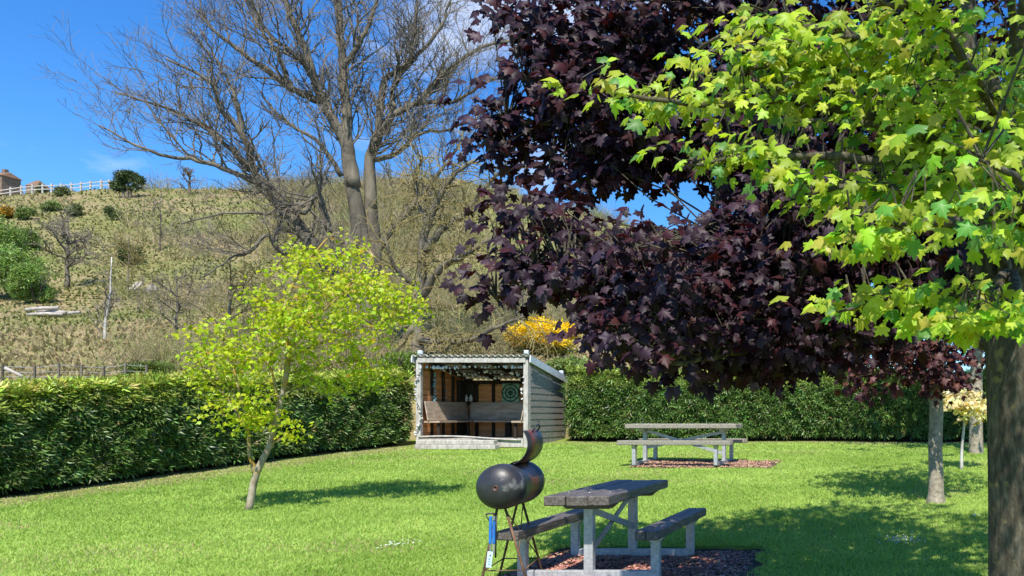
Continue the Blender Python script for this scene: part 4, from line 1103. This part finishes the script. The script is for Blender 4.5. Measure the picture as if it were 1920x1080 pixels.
BT = Vector(P(690, 720, 27.5)); BT.z = terrain(BT.x, BT.y) - 0.1
bare = empty('bare_tree', BT); tag(bare, 'tall spreading leafless tree with grey limbs behind the hedge', 'tree')
LIMBS = [  # (path, start radius, end radius)
    ([(700, 740, 27.5), (690, 640, 27.5), (684, 520, 27.5), (672, 420, 27.5), (655, 320, 27.4), (648, 258, 27.4)], 0.40, 0.14, 'trunk'),
    ([(690, 640, 27.6), (700, 480, 27.8), (695, 380, 27.9), (692, 298, 27.9)], 0.30, 0.13, 'trunk'),
    ([(662, 350, 27.4), (650, 275, 27.4), (612, 200, 27.2), (590, 150, 27.0), (572, 90, 26.8), (545, 30, 26.6), (520, -60, 26.4)], 0.2, 0.06, 'limb'),
    ([(664, 350, 27.4), (652, 265, 27.4), (647, 180, 27.5), (640, 80, 27.6), (632, -20, 27.7), (640, -120, 27.8)], 0.2, 0.06, 'limb'),
    ([(696, 400, 27.9), (693, 310, 27.9), (705, 265, 28.0), (735, 215, 28.2), (785, 190, 28.4), (830, 140, 28.6), (900, 90, 28.8), (965, 75, 29)], 0.19, 0.04, 'limb'),
    ([(694, 400, 27.9), (692, 310, 27.9), (712, 230, 27.9), (722, 150, 28.1), (770, 110, 28.3), (782, 0, 28.5)], 0.17, 0.05, 'limb'),
    ([(600, 190, 27.2), (545, 165, 26.8), (500, 130, 26.4), (455, 100, 26.0), (400, 55, 25.6), (370, 20, 25.4)], 0.13, 0.03, 'limb'),
    ([(595, 470, 27), (560, 420, 26.8), (520, 370, 26.6), (480, 330, 26.4), (455, 250, 26), (415, 205, 25.7), (390, 150, 25.4), (310, 110, 25)], 0.19, 0.03, 'limb'),
    ([(500, 350, 26.5), (430, 320, 26), (370, 300, 25.6), (300, 290, 25.2), (240, 265, 24.8), (185, 235, 24.5)], 0.1, 0.02, 'limb'),
    ([(690, 640, 27.5), (640, 540, 27.2), (590, 470, 27.0), (560, 425, 26.8)], 0.24, 0.18, 'limb'),
    ([(620, 440, 27.2), (605, 390, 26.9), (596, 362, 26.8), (570, 400, 26.5), (540, 385, 26.3), (500, 400, 26.0), (420, 400, 25.6), (340, 420, 25.3)], 0.12, 0.02, 'limb'),
    ([(560, 480, 26.8), (525, 470, 26.3), (500, 440, 26.0), (470, 470, 25.8), (440, 480, 25.6), (380, 520, 25.2)], 0.09, 0.02, 'limb'),
    ([(640, 330, 27.3), (600, 270, 27), (540, 230, 26.7), (500, 190, 26.5), (490, 170, 26.4)], 0.08, 0.02, 'limb'),
    ([(695, 300, 27.9), (740, 290, 28.2), (790, 250, 28.6), (850, 240, 29), (930, 200, 29.4)], 0.1, 0.02, 'limb'),
    ([(640, 130, 27.5), (680, 70, 27.4), (705, 0, 27.4), (720, -80, 27.4)], 0.1, 0.03, 'limb'),
    ([(470, 320, 26.4), (400, 250, 26), (340, 215, 25.6), (270, 190, 25.2), (215, 170, 25)], 0.08, 0.02, 'limb'),
    ([(455, 250, 26), (440, 180, 26), (405, 110, 25.8), (380, 60, 25.6)], 0.07, 0.02, 'limb'),
    ([(545, 165, 26.8), (520, 100, 27), (480, 40, 27.2), (440, -40, 27.4)], 0.08, 0.02, 'limb'),
    ([(785, 190, 28.4), (850, 190, 28.2), (920, 150, 28), (980, 150, 27.8)], 0.08, 0.02, 'limb'),
    ([(700, 480, 27.8), (760, 400, 28.2), (820, 330, 28.6), (870, 260, 29)], 0.13, 0.03, 'limb'),
    ([(590, 150, 27), (560, 110, 26.6), (500, 60, 26.2), (470, 0, 26)], 0.09, 0.03, 'limb'),
    ([(735, 215, 28.2), (745, 150, 28.4), (820, 60, 28.6), (850, -20, 28.8)], 0.09, 0.03, 'limb')]
twg = MB()
for path, r0, r1, nm in LIMBS:
    pts = [P(*a) - BT for a in path]
    mb = MB(); c = limb(mb, pts, r0, r1, 26, 9, 0.03 if nm == 'limb' else 0.02); mb.build(nm, M['bark_grey'], bare)
    if nm == 'trunk': continue
    n_ = len(c)
    tot = sum((b - a).length for a, b in zip(c, c[1:]))
    for k in range(int(tot * 4.4)):
        t = random.uniform(0.18, 1.0); i = min(n_ - 2, int(t * (n_ - 1)))
        dl = (c[i + 1] - c[i]).normalized(); side = dl.cross(Vector((random.gauss(0, 1), random.gauss(0, 1), random.gauss(0, 1)))).normalized()
        rr = r0 + (r1 - r0) * t
        grow(twg, c[i], dl * 0.8 + side * 0.75 + Vector((0, 0, 0.25)), random.uniform(1.0, 3.0) * (1.15 - 0.62 * t), min(0.034, rr * 0.4), 0, 2, 0.5, (7, 4), 0.19, 0.42, 0.75)
twg.build('twigs', M['twig'], bare)

B2_ = Vector(P(800, 700, 26.0)); B2_.z = terrain(B2_.x, B2_.y) - 0.1
droop = empty('bare_tree', B2_); tag(droop, 'gnarled bare tree with drooping yellowish twigs, right of the tall leafless tree', 'tree')
twd = MB()
for path, r0, r1 in [([(790, 730, 26), (780, 620, 26), (790, 520, 26), (800, 420, 26), (845, 335, 26), (890, 300, 26)], 0.22, 0.05), ([(785, 560, 26), (830, 500, 25.8), (870, 480, 25.5), (930, 440, 25.2)], 0.15, 0.04),
                     ([(780, 640, 26), (830, 640, 25.4), (880, 640, 25), (940, 610, 24.6), (990, 590, 24.4)], 0.13, 0.03), ([(795, 470, 26), (830, 430, 26.2), (870, 400, 26.5), (930, 330, 26.8), (1000, 310, 27)], 0.13, 0.03),
                     ([(780, 600, 26), (740, 660, 25.5), (700, 690, 25.2), (640, 680, 25)], 0.1, 0.02), ([(800, 420, 26), (780, 350, 26.3), (790, 290, 26.6)], 0.1, 0.03), ([(785, 540, 26), (740, 500, 25.6), (720, 430, 25.4)], 0.1, 0.03)]:
    pts = [P(*a) - B2_ for a in path]; mb = MB(); c = limb(mb, pts, r0, r1, 22, 8, 0.04); mb.build('limb', M['bark_grey'], droop)
    tot = sum((b - a).length for a, b in zip(c, c[1:])); n_ = len(c)
    for k in range(int(tot * 7.5)):
        t = random.uniform(0.2, 1.0); i = min(n_ - 2, int(t * (n_ - 1))); dl = (c[i + 1] - c[i]).normalized()
        grow(twd, c[i], dl * 0.5 + Vector((random.gauss(0, .7), random.gauss(0, .7), random.gauss(0.2, .6))), random.uniform(0.7, 2.0), 0.022, 0, 2, random.choice((-0.5, -0.35, 0.3)), (4, 3), 0.2, 0.45)
twd.build('twigs', M['twig_yellow'], droop)

def small_bare(name, px, py, hpx, label, matb, matt, nl=7, spread=0.8, lean=0.0, r=0.10, kids=(7, 4), lf=0.55):
    b = TGP(px, py); k = b.y / FPX; H = hpx * k
    root = empty(name, b); tag(root, label, 'tree')
    q = MB(); c = limb(q, [Vector((0, 0, -0.1)), Vector((lean * 0.3, 0, H * 0.25)), Vector((lean * 0.6, 0.05, H * 0.55)), Vector((lean, 0, H * 0.9))], r, r * 0.25, 10, 7, 0.02); q.build('trunk', M[matb], root)
    t = MB()
    for i in range(nl):
        s = random.uniform(0.2, 0.95); j = min(len(c) - 1, int(s * (len(c) - 1))); a = random.uniform(0, 2 * PI)
        grow(t, c[j], Vector((math.cos(a) * spread, math.sin(a) * spread, random.uniform(0.3, 1))), H * lf * random.uniform(0.6, 1.1) * (1.1 - 0.5 * s), r * 0.45, 0, 2, 0.3, kids, H * 0.05, 0.55)
    t.build('twigs', M[matt], root)
small_bare('bare_tree', 126, 540, 150, 'dark branchy leafless tree on the left of the hillside', 'bark_grey', 'twig', 14, 1.1, 0, 0.13, (8, 5), 0.5)
small_bare('birch_sapling', 196, 640, 175, 'thin pale leafless birch low on the hillside', 'bark_birch', 'twig', 12, 0.5, 0.25, 0.06, (5, 3), 0.3)
small_bare('bare_tree', 355, 365, 50, 'small leafless tree on the ridge right of the pine', 'bark_grey', 'twig', 9, 0.9, 0, 0.2, (6, 4), 0.6)
for i, (px, py, h, lab) in enumerate(((240, 560, 130, 'leafless scrubby tree behind the white slabs'), (330, 640, 150, 'leafless shrub tree at the edge of the thicket'), (430, 650, 190, 'leafless shrub tree behind the lime-green crown'), (300, 470, 110, 'leafless scrubby tree high in the thicket'),
                                      (520, 500, 140, 'leafless shrub tree under the tall tree left limb'), (980, 620, 150, 'leafless shrub tree behind the yellow gorse'), (1090, 560, 110, 'leafless shrub tree behind the purple leaves'))):
    small_bare('scrub_tree', px, py, h, lab, 'twig', 'twig' if i % 2 else 'twig_yellow', 16, 0.9, 0, 0.06, (6, 4), 0.6)

# --- thicket of bare scrub over the hillside, too dense to count
cx, fx, tx_ = [], [], []
tb = np.array([(-0.5, 0, 0), (0.5, 0, 0), (0.15, 0.0, 0.55), (0, 0.0, 1.0)]); tbf = np.array([(0, 1, 2), (0, 2, 3)])
TT, RR_, SS, CC = [], [], [], []
SPX = RNG.normal(640, 260, 9000); SPY = RNG.uniform(345, 700, 9000); SG = TGPS(SPX, SPY); n_c = 0
for px, b in zip(SPX, SG):
    if n_c >= 2300: break
    if not 225 < px < 1330: continue
    if 940 < px < 1160 and b[1] < 34: continue
    if px < 420 and random.random() < 0.55: continue
    if noise.noise((b[0] * 0.13, b[1] * 0.13, 5)) < -0.12 + (0.15 if px < 500 else 0): continue
    n_c += 1
    hgt = random.uniform(0.7, 2.0) * (0.7 + b[1] / 100); m = 14
    base = b[None] + RNG.standard_normal((m, 3)) * np.array([[0.4, 0.4, 0.0]])
    tip = nrm(RNG.standard_normal((m, 3)) * np.array([[0.75, 0.75, 0.4]]) + np.array([[0, 0, 0.9]]))
    TT.append(base); RR_.append(tip); SS.append(hgt * RNG.uniform(0.5, 1.1, m)); CC.append(vary(random.choice(((0.34, 0.28, 0.15), (0.27, 0.26, 0.11), (0.38, 0.31, 0.2), (0.24, 0.26, 0.09))), m, 0.2, 0.06))
TT = np.concatenate(TT); tip = np.concatenate(RR_); SS = np.concatenate(SS); CC = np.concatenate(CC)
x_ = nrm(np.cross(tip, RNG.standard_normal(tip.shape))); wdt = np.clip(TT[:, 1] * 0.00035, 0.007, 0.025)
def twigs_mesh(name, base, tip, x_, L, w, tint, mat, parent=None):
    """each twig: two thin tapering blades with a side shoot"""
    N = len(base); mid = base + tip * (L * 0.5)[:, None] + x_ * (L * 0.05)[:, None]; end = base + tip * L[:, None]
    sh = mid + nrm(tip * 0.7 + x_ * 0.7) * (L * 0.4)[:, None]; sh2 = base + tip * (L * 0.35)[:, None] + nrm(tip * 0.6 - x_ * 0.8) * (L * 0.38)[:, None]
    wv = x_ * w[:, None]
    V = np.stack([base - wv, base + wv, mid + wv * 0.6, mid - wv * 0.6, end, sh, sh2, base + tip * (L * 0.3)[:, None], base + tip * (L * 0.3)[:, None] + tip * np.minimum(L * 0.08, w * 2.2)[:, None]], 1)
    F = np.array([(0, 1, 2), (0, 2, 3), (3, 2, 4), (3, 2, 5), (7, 8, 6)])
    F = (F[None] + (np.arange(N) * 9)[:, None, None]).reshape(-1, 3)
    return big_mesh(name, V.reshape(-1, 3), F, np.repeat(tint, 9, 0), mat, parent)
tag(twigs_mesh('scrub', TT, tip, x_, SS, wdt, CC, M['dry']), 'dense bare brown scrub covering the hillside', None, None, 'stuff')

# --- rough grass on the hillside
N = 40000
G = np.concatenate([TGPS(RNG.uniform(-60, 1500, N // 10), RNG.uniform(355, 715, N // 10)) for _ in range(10)])
G = G[G[:, 1] < 104]; N = len(G)

tip = nrm(RNG.standard_normal((N, 3)) * np.array([[0.5, 0.5, 0.2]]) + np.array([[0.1, -0.1, 0.8]])); x_ = nrm(np.cross(tip, RNG.standard_normal((N, 3))))
dryk = np.array([noise.noise((p[0] * 0.09, p[1] * 0.13, 2)) for p in G]) + 0.12 * RNG.standard_normal(N) + np.where((G[:, 1] < 36) & (G[:, 0] < -20), 0.5, 0)
tint = np.where((dryk > 0.3)[:, None], vary((0.38, 0.31, 0.165), N, 0.09, 0.04), vary((0.21, 0.225, 0.075), N, 0.1, 0.05))
Lg = (0.07 + 0.0018 * G[:, 1]) * RNG.uniform(0.6, 1.5, N) * np.where(dryk > 0.3, 1.35, 1)
tag(twigs_mesh('rough_grass', G, tip, x_, Lg, 0.014 + 0.0011 * G[:, 1], tint, M['dry']), 'rough grass and dry tussocks on the hillside', None, None, 'stuff')

# --- leafy bushes on the hillside
def bush(name, px, py, rx, ry, col, label, n=900, leaf=0.16, cat='bush', flower=None):
    b = TGP(px, py); k = b.y / FPX; root = empty(name, b); tag(root, label, cat)
    q = MB()
    for i in range(5):
        a = random.uniform(0, 2 * PI); limb(q, [Vector((0, 0, -0.1)), Vector((math.cos(a) * rx * k * 0.3, math.sin(a) * rx * k * 0.3, ry * k * 0.8)), Vector((math.cos(a) * rx * k * 0.6, math.sin(a) * rx * k * 0.6, ry * k * 1.5))], 0.02 + 0.02 * rx * k, 0.01, 5, 5)
    q.build('stems', M['bark_grey'], root)
    nl = 7; cen = [(random.uniform(-.6, .6), random.uniform(-.6, .6), random.uniform(0.35, 1.5), random.uniform(0.3, 0.6)) for _ in range(nl)]
    T = []
    for i in range(n):
        c = random.choice(cen); d = Vector((random.gauss(0, 1), random.gauss(0, 1), random.gauss(0, 1))).normalized() * c[3] * random.uniform(0.55, 1.05)
        T.append(((c[0] + d.x) * rx * k, (c[1] + d.y) * rx * k, max(0.05, (c[2] + d.z) * ry * k)))
    T = np.array(T); tint = vary(col, n, 0.3, 0.1)
    if flower: s = (RNG.random(n) < flower[1]) & (T[:, 2] > 0.5 * ry * k); tint[s] = vary(flower[0], int(s.sum()), 0.12, 0.06)
    lv, lf = spray(3, 3)
    tag(scatter('foliage', lv, lf, frames(rand_dirs(n), rand_dirs(n)), T, leaf * RNG.uniform(0.6, 1.3, n), tint, M['hedge'], root), kind='stuff')
GRN = (0.17, 0.27, 0.05)
bush('hawthorn_bush', 20, 560, 70, 75, GRN, 'large fresh green bush at the left edge of the hillside', 8000, 0.22)
bush('hawthorn_bush', 70, 572, 36, 40, (0.18, 0.29, 0.055), 'rounded green bush just above the log pile', 4200, 0.17)
bush('hawthorn_bush', 45, 470, 34, 26, (0.13, 0.2, 0.04), 'green bush upslope of the large left bush', 2200, 0.24)
bush('gorse_bush', 10, 412, 16, 12, (0.2, 0.15, 0.03), 'small orange-tinted gorse at the left edge', 420, 0.4, 'bush', ((0.5, 0.27, 0.02), 0.5))
for i, (px, py, rx, ry, lab) in enumerate(((47, 413, 12, 12, 'pale green shrub beside the orange gorse'), (92, 398, 17, 12, 'green shrub below the ridge fence'), (137, 408, 14, 12, 'faded green shrub right of the shrub below the ridge fence'), (110, 370, 11, 10, 'dark round shrub against the ridge fence'), (77, 362, 7, 10, 'small shrub against the stone hut'), (214, 414, 17, 11, 'dark low shrub below the pine'), (238, 500, 20, 22, 'dark shrub in the thicket above the white slabs'))):
    bush('hill_shrub', px, py, rx, ry, (0.12, 0.15, 0.05) if i not in (0, 1) else (0.17, 0.23, 0.06), lab, 900, 0.3)
bush('gorse_bush', 1015, 668, 64, 36, (0.2, 0.19, 0.03), 'large gorse bush in full yellow flower behind the shed', 4200, 0.2, 'bush', ((0.88, 0.6, 0.008), 0.95))
bush('gorse_bush', 1118, 628, 28, 16, (0.2, 0.19, 0.03), 'small yellow gorse showing between purple leaves', 900, 0.17, 'bush', ((0.88, 0.6, 0.008), 0.95))
bush('gorse_bush', 1128, 704, 22, 10, (0.16, 0.17, 0.03), 'low orange gorse just above the back hedge', 600, 0.14, 'bush', ((0.62, 0.32, 0.01), 0.7))
bush('leafy_shrub', 1075, 706, 40, 18, (0.17, 0.24, 0.05), 'pale green shrub above the hedge right of the shed', 1200, 0.16)
bush('leafy_shrub', 745, 710, 40, 26, (0.16, 0.24, 0.035), 'fresh green shrub behind the hedge left of the shed', 1300, 0.16)
bush('leafy_shrub', 285, 712, 40, 18, (0.12, 0.17, 0.03), 'feathery green shrub poking above the left hedge', 1200, 0.15)
# pine on the ridge
pb = TGP(237, 372); kp = pb.y / FPX; pine = empty('pine_tree', pb); tag(pine, 'flat-topped dark green pine standing on the ridge', 'tree')
for dx in (-8, 3, 12):
    q = MB(); limb(q, [Vector((dx * kp * 0.5, 0, -0.2)), Vector((dx * kp * 0.8, 0, 14 * kp)), Vector((dx * kp * 1.3, 0, 34 * kp))], 0.16, 0.06, 6, 6); q.build('trunk', M['bark_grey'], pine)
T = []
for cxp, czp, rx, rz, n_ in ((-14, 22, 14, 9, 420), (2, 42, 19, 8, 520), (20, 33, 12, 7, 300), (-8, 36, 12, 8, 320), (16, 18, 12, 4, 90)):
    for _ in range(n_):
        d = Vector((random.gauss(0, 1), random.gauss(0, 1), random.gauss(0, 1))).normalized() * random.uniform(0.5, 1); T.append(((cxp + d.x * rx) * kp, d.y * rx * kp * 0.8, (czp + d.z * rz) * kp))
T = np.array(T); n_ = len(T); lv, lf = spray(5, 4)
tag(scatter('foliage', lv, lf, frames(rand_dirs(n_), rand_dirs(n_)), T, 0.36 * RNG.uniform(0.6, 1.2, n_), vary((0.055, 0.085, 0.025), n_, 0.3, 0.1), M['hedge'], pine), kind='stuff')

# ------------------------------------------------------------------ ridge fence, huts, logs, wire fence
def ridge_pt(px, dy=99.0):
    x = (px - CX) / FPX * dy; return Vector((x, dy, terrain(x, dy)))
rf0 = ridge_pt(-30); rfence = empty('rail_fence', rf0); tag(rfence, 'white post and rail fence along the ridge', 'fence')
pp_ = [ridge_pt(x) for x in (-30, -5, 20, 40, 61, 80, 97, 115, 134, 152, 170, 190, 205, 222)]
for i, a in enumerate(pp_):
    MB().box(a - rf0 + Vector((0, 0, 0.55)), (0.15, 0.14, 1.1)).build('post', M['fence_white'], rfence)
    if i:
        for z in (0.45, 0.85): MB().beam(pp_[i - 1] - rf0 + Vector((0, -0.08, z)), a - rf0 + Vector((0, -0.08, z)), 0.05, 0.09).build('rail', M['fence_white'], rfence)
hx = ridge_pt(2, 112); hx.z = P(2, 352, 112).z - 1.2; hut = empty('stone_cottage', hx); tag(hut, 'brown stone cottage with chimney behind the ridge fence at the left edge', 'building')
MB().box((0, 0, 1.3), (2.7, 2.4, 2.6)).build('wall', M['stone'], hut)
q = MB(); q.add([(-1.5, -1.35, 2.5), (1.5, -1.35, 2.5), (1.5, 1.35, 2.5), (-1.5, 1.35, 2.5), (-1.2, 0, 3.2), (1.2, 0, 3.2)], [(0, 1, 5, 4), (2, 3, 4, 5), (1, 2, 5), (3, 0, 4), (3, 2, 1, 0)]); rfo = q.build('roof', M['tile'], hut)
MB().box((0.55, 0, 3.3), (0.42, 0.5, 0.6)).build('chimney', M['stone'], rfo)
h2 = ridge_pt(71, 108); h2.z = P(71, 362, 108).z - 0.5; hut2 = empty('stone_hut', h2); tag(hut2, 'small pointed stone hut on the ridge behind a shrub', 'hut')
q = MB(); q.add([(-0.8, -0.8, 0), (0.8, -0.8, 0), (0.8, 0.8, 0), (-0.8, 0.8, 0), (-0.75, -0.75, 1.3), (0.75, -0.75, 1.3), (0.75, 0.75, 1.3), (-0.75, 0.75, 1.3)], [(0, 1, 5, 4), (1, 2, 6, 5), (2, 3, 7, 6), (3, 0, 4, 7)]); q.build('wall', M['stone'], hut2)
q = MB(); q.add([(-0.85, -0.85, 1.25), (0.85, -0.85, 1.25), (0.85, 0.85, 1.25), (-0.85, 0.85, 1.25), (-0.2, 0, 2.1), (0.2, 0, 2.1)], [(0, 1, 5, 4), (2, 3, 4, 5), (1, 2, 5), (3, 0, 4), (3, 2, 1, 0)]); q.build('roof', M['tile'], hut2)
lp = TGP(90, 594)
for i, (dx, dz, L, a) in enumerate(((0, 0.08, 1.5, 0.05), (0.1, 0.22, 1.4, -0.1), (-0.1, 0.33, 1.2, 0.2), (0.35, 0.16, 1.1, 0.4))):
    q = MB(); q.tube([Vector((-L / 2, 0, 0)), Vector((0, 0, 0.02)), Vector((L / 2, 0, -0.01))], [0.075, 0.085, 0.07], 9)
    o = q.build('bleached_log', M['log']); o.location = lp + Vector((dx, -0.15 + 0.22 * (i % 2) + (0.3 if i == 3 else 0), dz)); o.rotation_euler = (0, -a * 0.5, a)
    tag(o, ('bottom bleached log of the small pile on the hillside', 'middle bleached log of the small pile on the hillside', 'top bleached log of the small pile on the hillside', 'short bleached log leaning at the right of the pile')[i], 'log')
for i, (px, py) in enumerate(((251, 545), (259, 545))):
    b = TGP(px, py); k = b.y / FPX
    o = MB().box((0, 0, 0), (5 * k, 0.06, 22 * k), None, 0.01).build('pale_slab', M['log']); o.location = b + Vector((0, 0, 9 * k)); o.rotation_euler = (-0.7, 0.25, 0.1)
    tag(o, 'pale narrow slab lying on the hillside, ' + ('left' if i == 0 else 'right') + ' of two', 'slab')
b = TGP(285, 548); q = MB(); blob(q, (0, 0, 0.1), 0.3, 77); o = q.build('pale_stone', M['log']); o.location = b; tag(o, 'pale rounded stone right of the two slabs', 'stone')
# wire fence behind the left hedge
wf0 = Vector((-18.6, 17, terrain(-18.6, 17))); wf = empty('wire_fence', wf0); tag(wf, 'wire fence with dark posts just behind the left hedge', 'fence')
prev = None
for i, px in enumerate((-40, 5, 65, 110, 153, 195, 235, 275)):
    b = P(px, 712, 18.5 + i * 0.4); b.z = P(px, 714, b.y).z
    top = P(px, 681 + (i % 3) * 3, b.y).z
    MB().box(Vector((b.x, b.y, (top + b.z - 0.5) / 2)) - wf0, (0.035, 0.035, top - b.z + 0.5)).build('post', M['bark_grey'], wf)
    if prev:
        for f in (0.25, 0.55, 0.9):
            a1 = Vector((prev[0].x, prev[0].y, prev[0].z + (prev[1] - prev[0].z) * f)) - wf0; b1 = Vector((b.x, b.y, b.z + (top - b.z) * f)) - wf0
            q = MB(); q.tube([a1, b1], 0.006, 4); q.build('wire', M['galv'], wf)
    prev = (b, top)
q = MB(); a1 = P(10, 690, 18.4) - wf0; b1 = P(42, 706, 18.4) - wf0; q.tube([a1, b1], 0.035, 6); q.build('brace_rail', M['log'], wf)

# ------------------------------------------------------------------ the grass of the lawn
xs_, ys_ = [], []
for y0_, y1_, dens in ((4.5, 7, 2500), (7, 9, 5000), (9, 12, 4200), (12, 16, 2900), (16, 21.4, 1950)):
    xl, xr = -14.2, 3.2
    lo_px = max(xl, -1.12 * y1_); N = int((xr - lo_px) * (y1_ - y0_) * dens)
    xs_.append(RNG.uniform(lo_px, xr, N)); ys_.append(RNG.uniform(y0_, y1_, N))
X = np.concatenate(xs_); Y = np.concatenate(ys_)
hxv = np.interp(Y, [p[1] for p in HEDGE_L], [p[0] for p in HEDGE_L])
d_h = np.minimum(X - hxv, 21.25 - Y)
strip = np.clip((d_h + 0.12 * wav(X * 2, Y * 2)) / np.where(X - hxv < 21.25 - Y, 1.15, 0.45), 0, 1)
keep = (d_h > -0.25) & (RNG.random(len(X)) < 0.6 + 0.4 * strip)
for a, b, c, d in BEDS: keep &= ~((X > a - 0.02 + 0.06 * wav(Y * 3, X)) & (X < b - 0.05 + 0.12 * wav(Y * 2, X)) & (Y > c - 0.05 + 0.05 * wav(X * 3, Y)) & (Y < d - 0.02 + 0.06 * wav(X * 3, Y)))
keep &= ~((X > SX - 0.1) & (X < SX + SW + 0.05) & (Y > SY - 0.45))
X, Y = X[keep], Y[keep]; strip = strip[keep]; N = len(X)
Z = 0.06 * np.clip(Y, -30, 24) + 0.018 * np.sin(X * 0.9 + 1) * np.cos(Y * 0.7) - 0.004
clump = -0.2 + 1.0 * vn(X, Y, 1.1) + 0.8 * vn(X, Y, 5.0)
L = (0.026 + 0.016 * np.clip(clump, 0, 1.3)) * RNG.uniform(0.55, 1.35, N) * (0.5 + 0.5 * strip)
tip = nrm(RNG.standard_normal((N, 3)) * np.array([[0.62, 0.62, 0.1]]) + np.array([[0, 0, 0.85]]))
x_ = nrm(np.cross(tip, RNG.standard_normal((N, 3)))); w = 0.0022 + 0.00027 * Y
B = np.stack([X, Y, Z], 1); wv = x_ * (w * 1.2)[:, None]
bend = nrm(tip + np.array([[0, 0, -0.55]]) * RNG.uniform(0, 1.2, N)[:, None])
mid = B + tip * (L * 0.6)[:, None]; end = mid + bend * (L * 0.6)[:, None]
V = np.stack([B - wv, B + wv, end], 1)
F = np.arange(N * 3).reshape(-1, 3)
big_patch = np.clip(-0.35 + 0.75 * vn(X, Y * 1.6, 0.45) + 0.55 * vn(X + 9, Y * 1.5, 1.3) + 0.4 * vn(X, Y * 1.3 + 5, 4.2), 0, 1)[:, None]
tint = vary((0.27, 0.42, 0.07), N, 0.1, 0.05) * (1 - big_patch) + vary((0.46, 0.61, 0.14), N, 0.1, 0.05) * big_patch
worn = np.clip((vn(X + 3, Y, 0.8) - 0.74) * 3, 0, 0.35)
dr = RNG.random(N) < 0.015 + worn * 0.5 + 0.95 * (1 - strip) ** 0.8; tint[dr] = vary((0.5, 0.41, 0.23), int(dr.sum()), 0.25, 0.08)
tag(big_mesh('lawn_grass', V.reshape(-1, 3), F, np.repeat(tint, 3, 0), M['grass']), 'short mown grass blades of the lawn', None, None, 'stuff')
# daisies
dv = []; df = []
for k in range(8):
    a = 2 * PI * k / 8; dv += [(0, 0, 0), (math.cos(a - .28), math.sin(a - .28), 0.1), (math.cos(a + .28), math.sin(a + .28), 0.1)]; df.append((3 * k, 3 * k + 1, 3 * k + 2))
dv, df = np.array(dv), np.array(df)
for (px, py, rx, ry, n_, lab) in ((1690, 1020, 45, 9, 70, 'patch of white daisies in the shade near the foreground trunk'), (745, 1030, 40, 9, 26, 'patch of white daisies on the sunny lawn left of the grill'), (1830, 972, 14, 5, 10, 'few white daisies beside the foreground trunk')):
    yy = 3200 / (py - 679); xx = (px - CX) / FPX * yy; k = yy / FPX
    T = np.stack([xx + RNG.standard_normal(n_) * rx * k * 0.5, yy + RNG.standard_normal(n_) * ry * k * 2.2, np.zeros(n_)], 1); T[:, 2] = [lawn_z(a, b) + 0.05 for a, b in T[:, :2]]
    tag(scatter('daisies', dv, df, frames(rand_dirs(n_) * np.array([[1, 1, 0.1]]), np.array([[0, -0.4, 0.9]]) + rand_dirs(n_) * 0.2), T, np.full(n_, 0.010), vary((0.8, 0.8, 0.78), n_, 0.04, 0.02), M['petal']), lab, None, None, 'stuff')
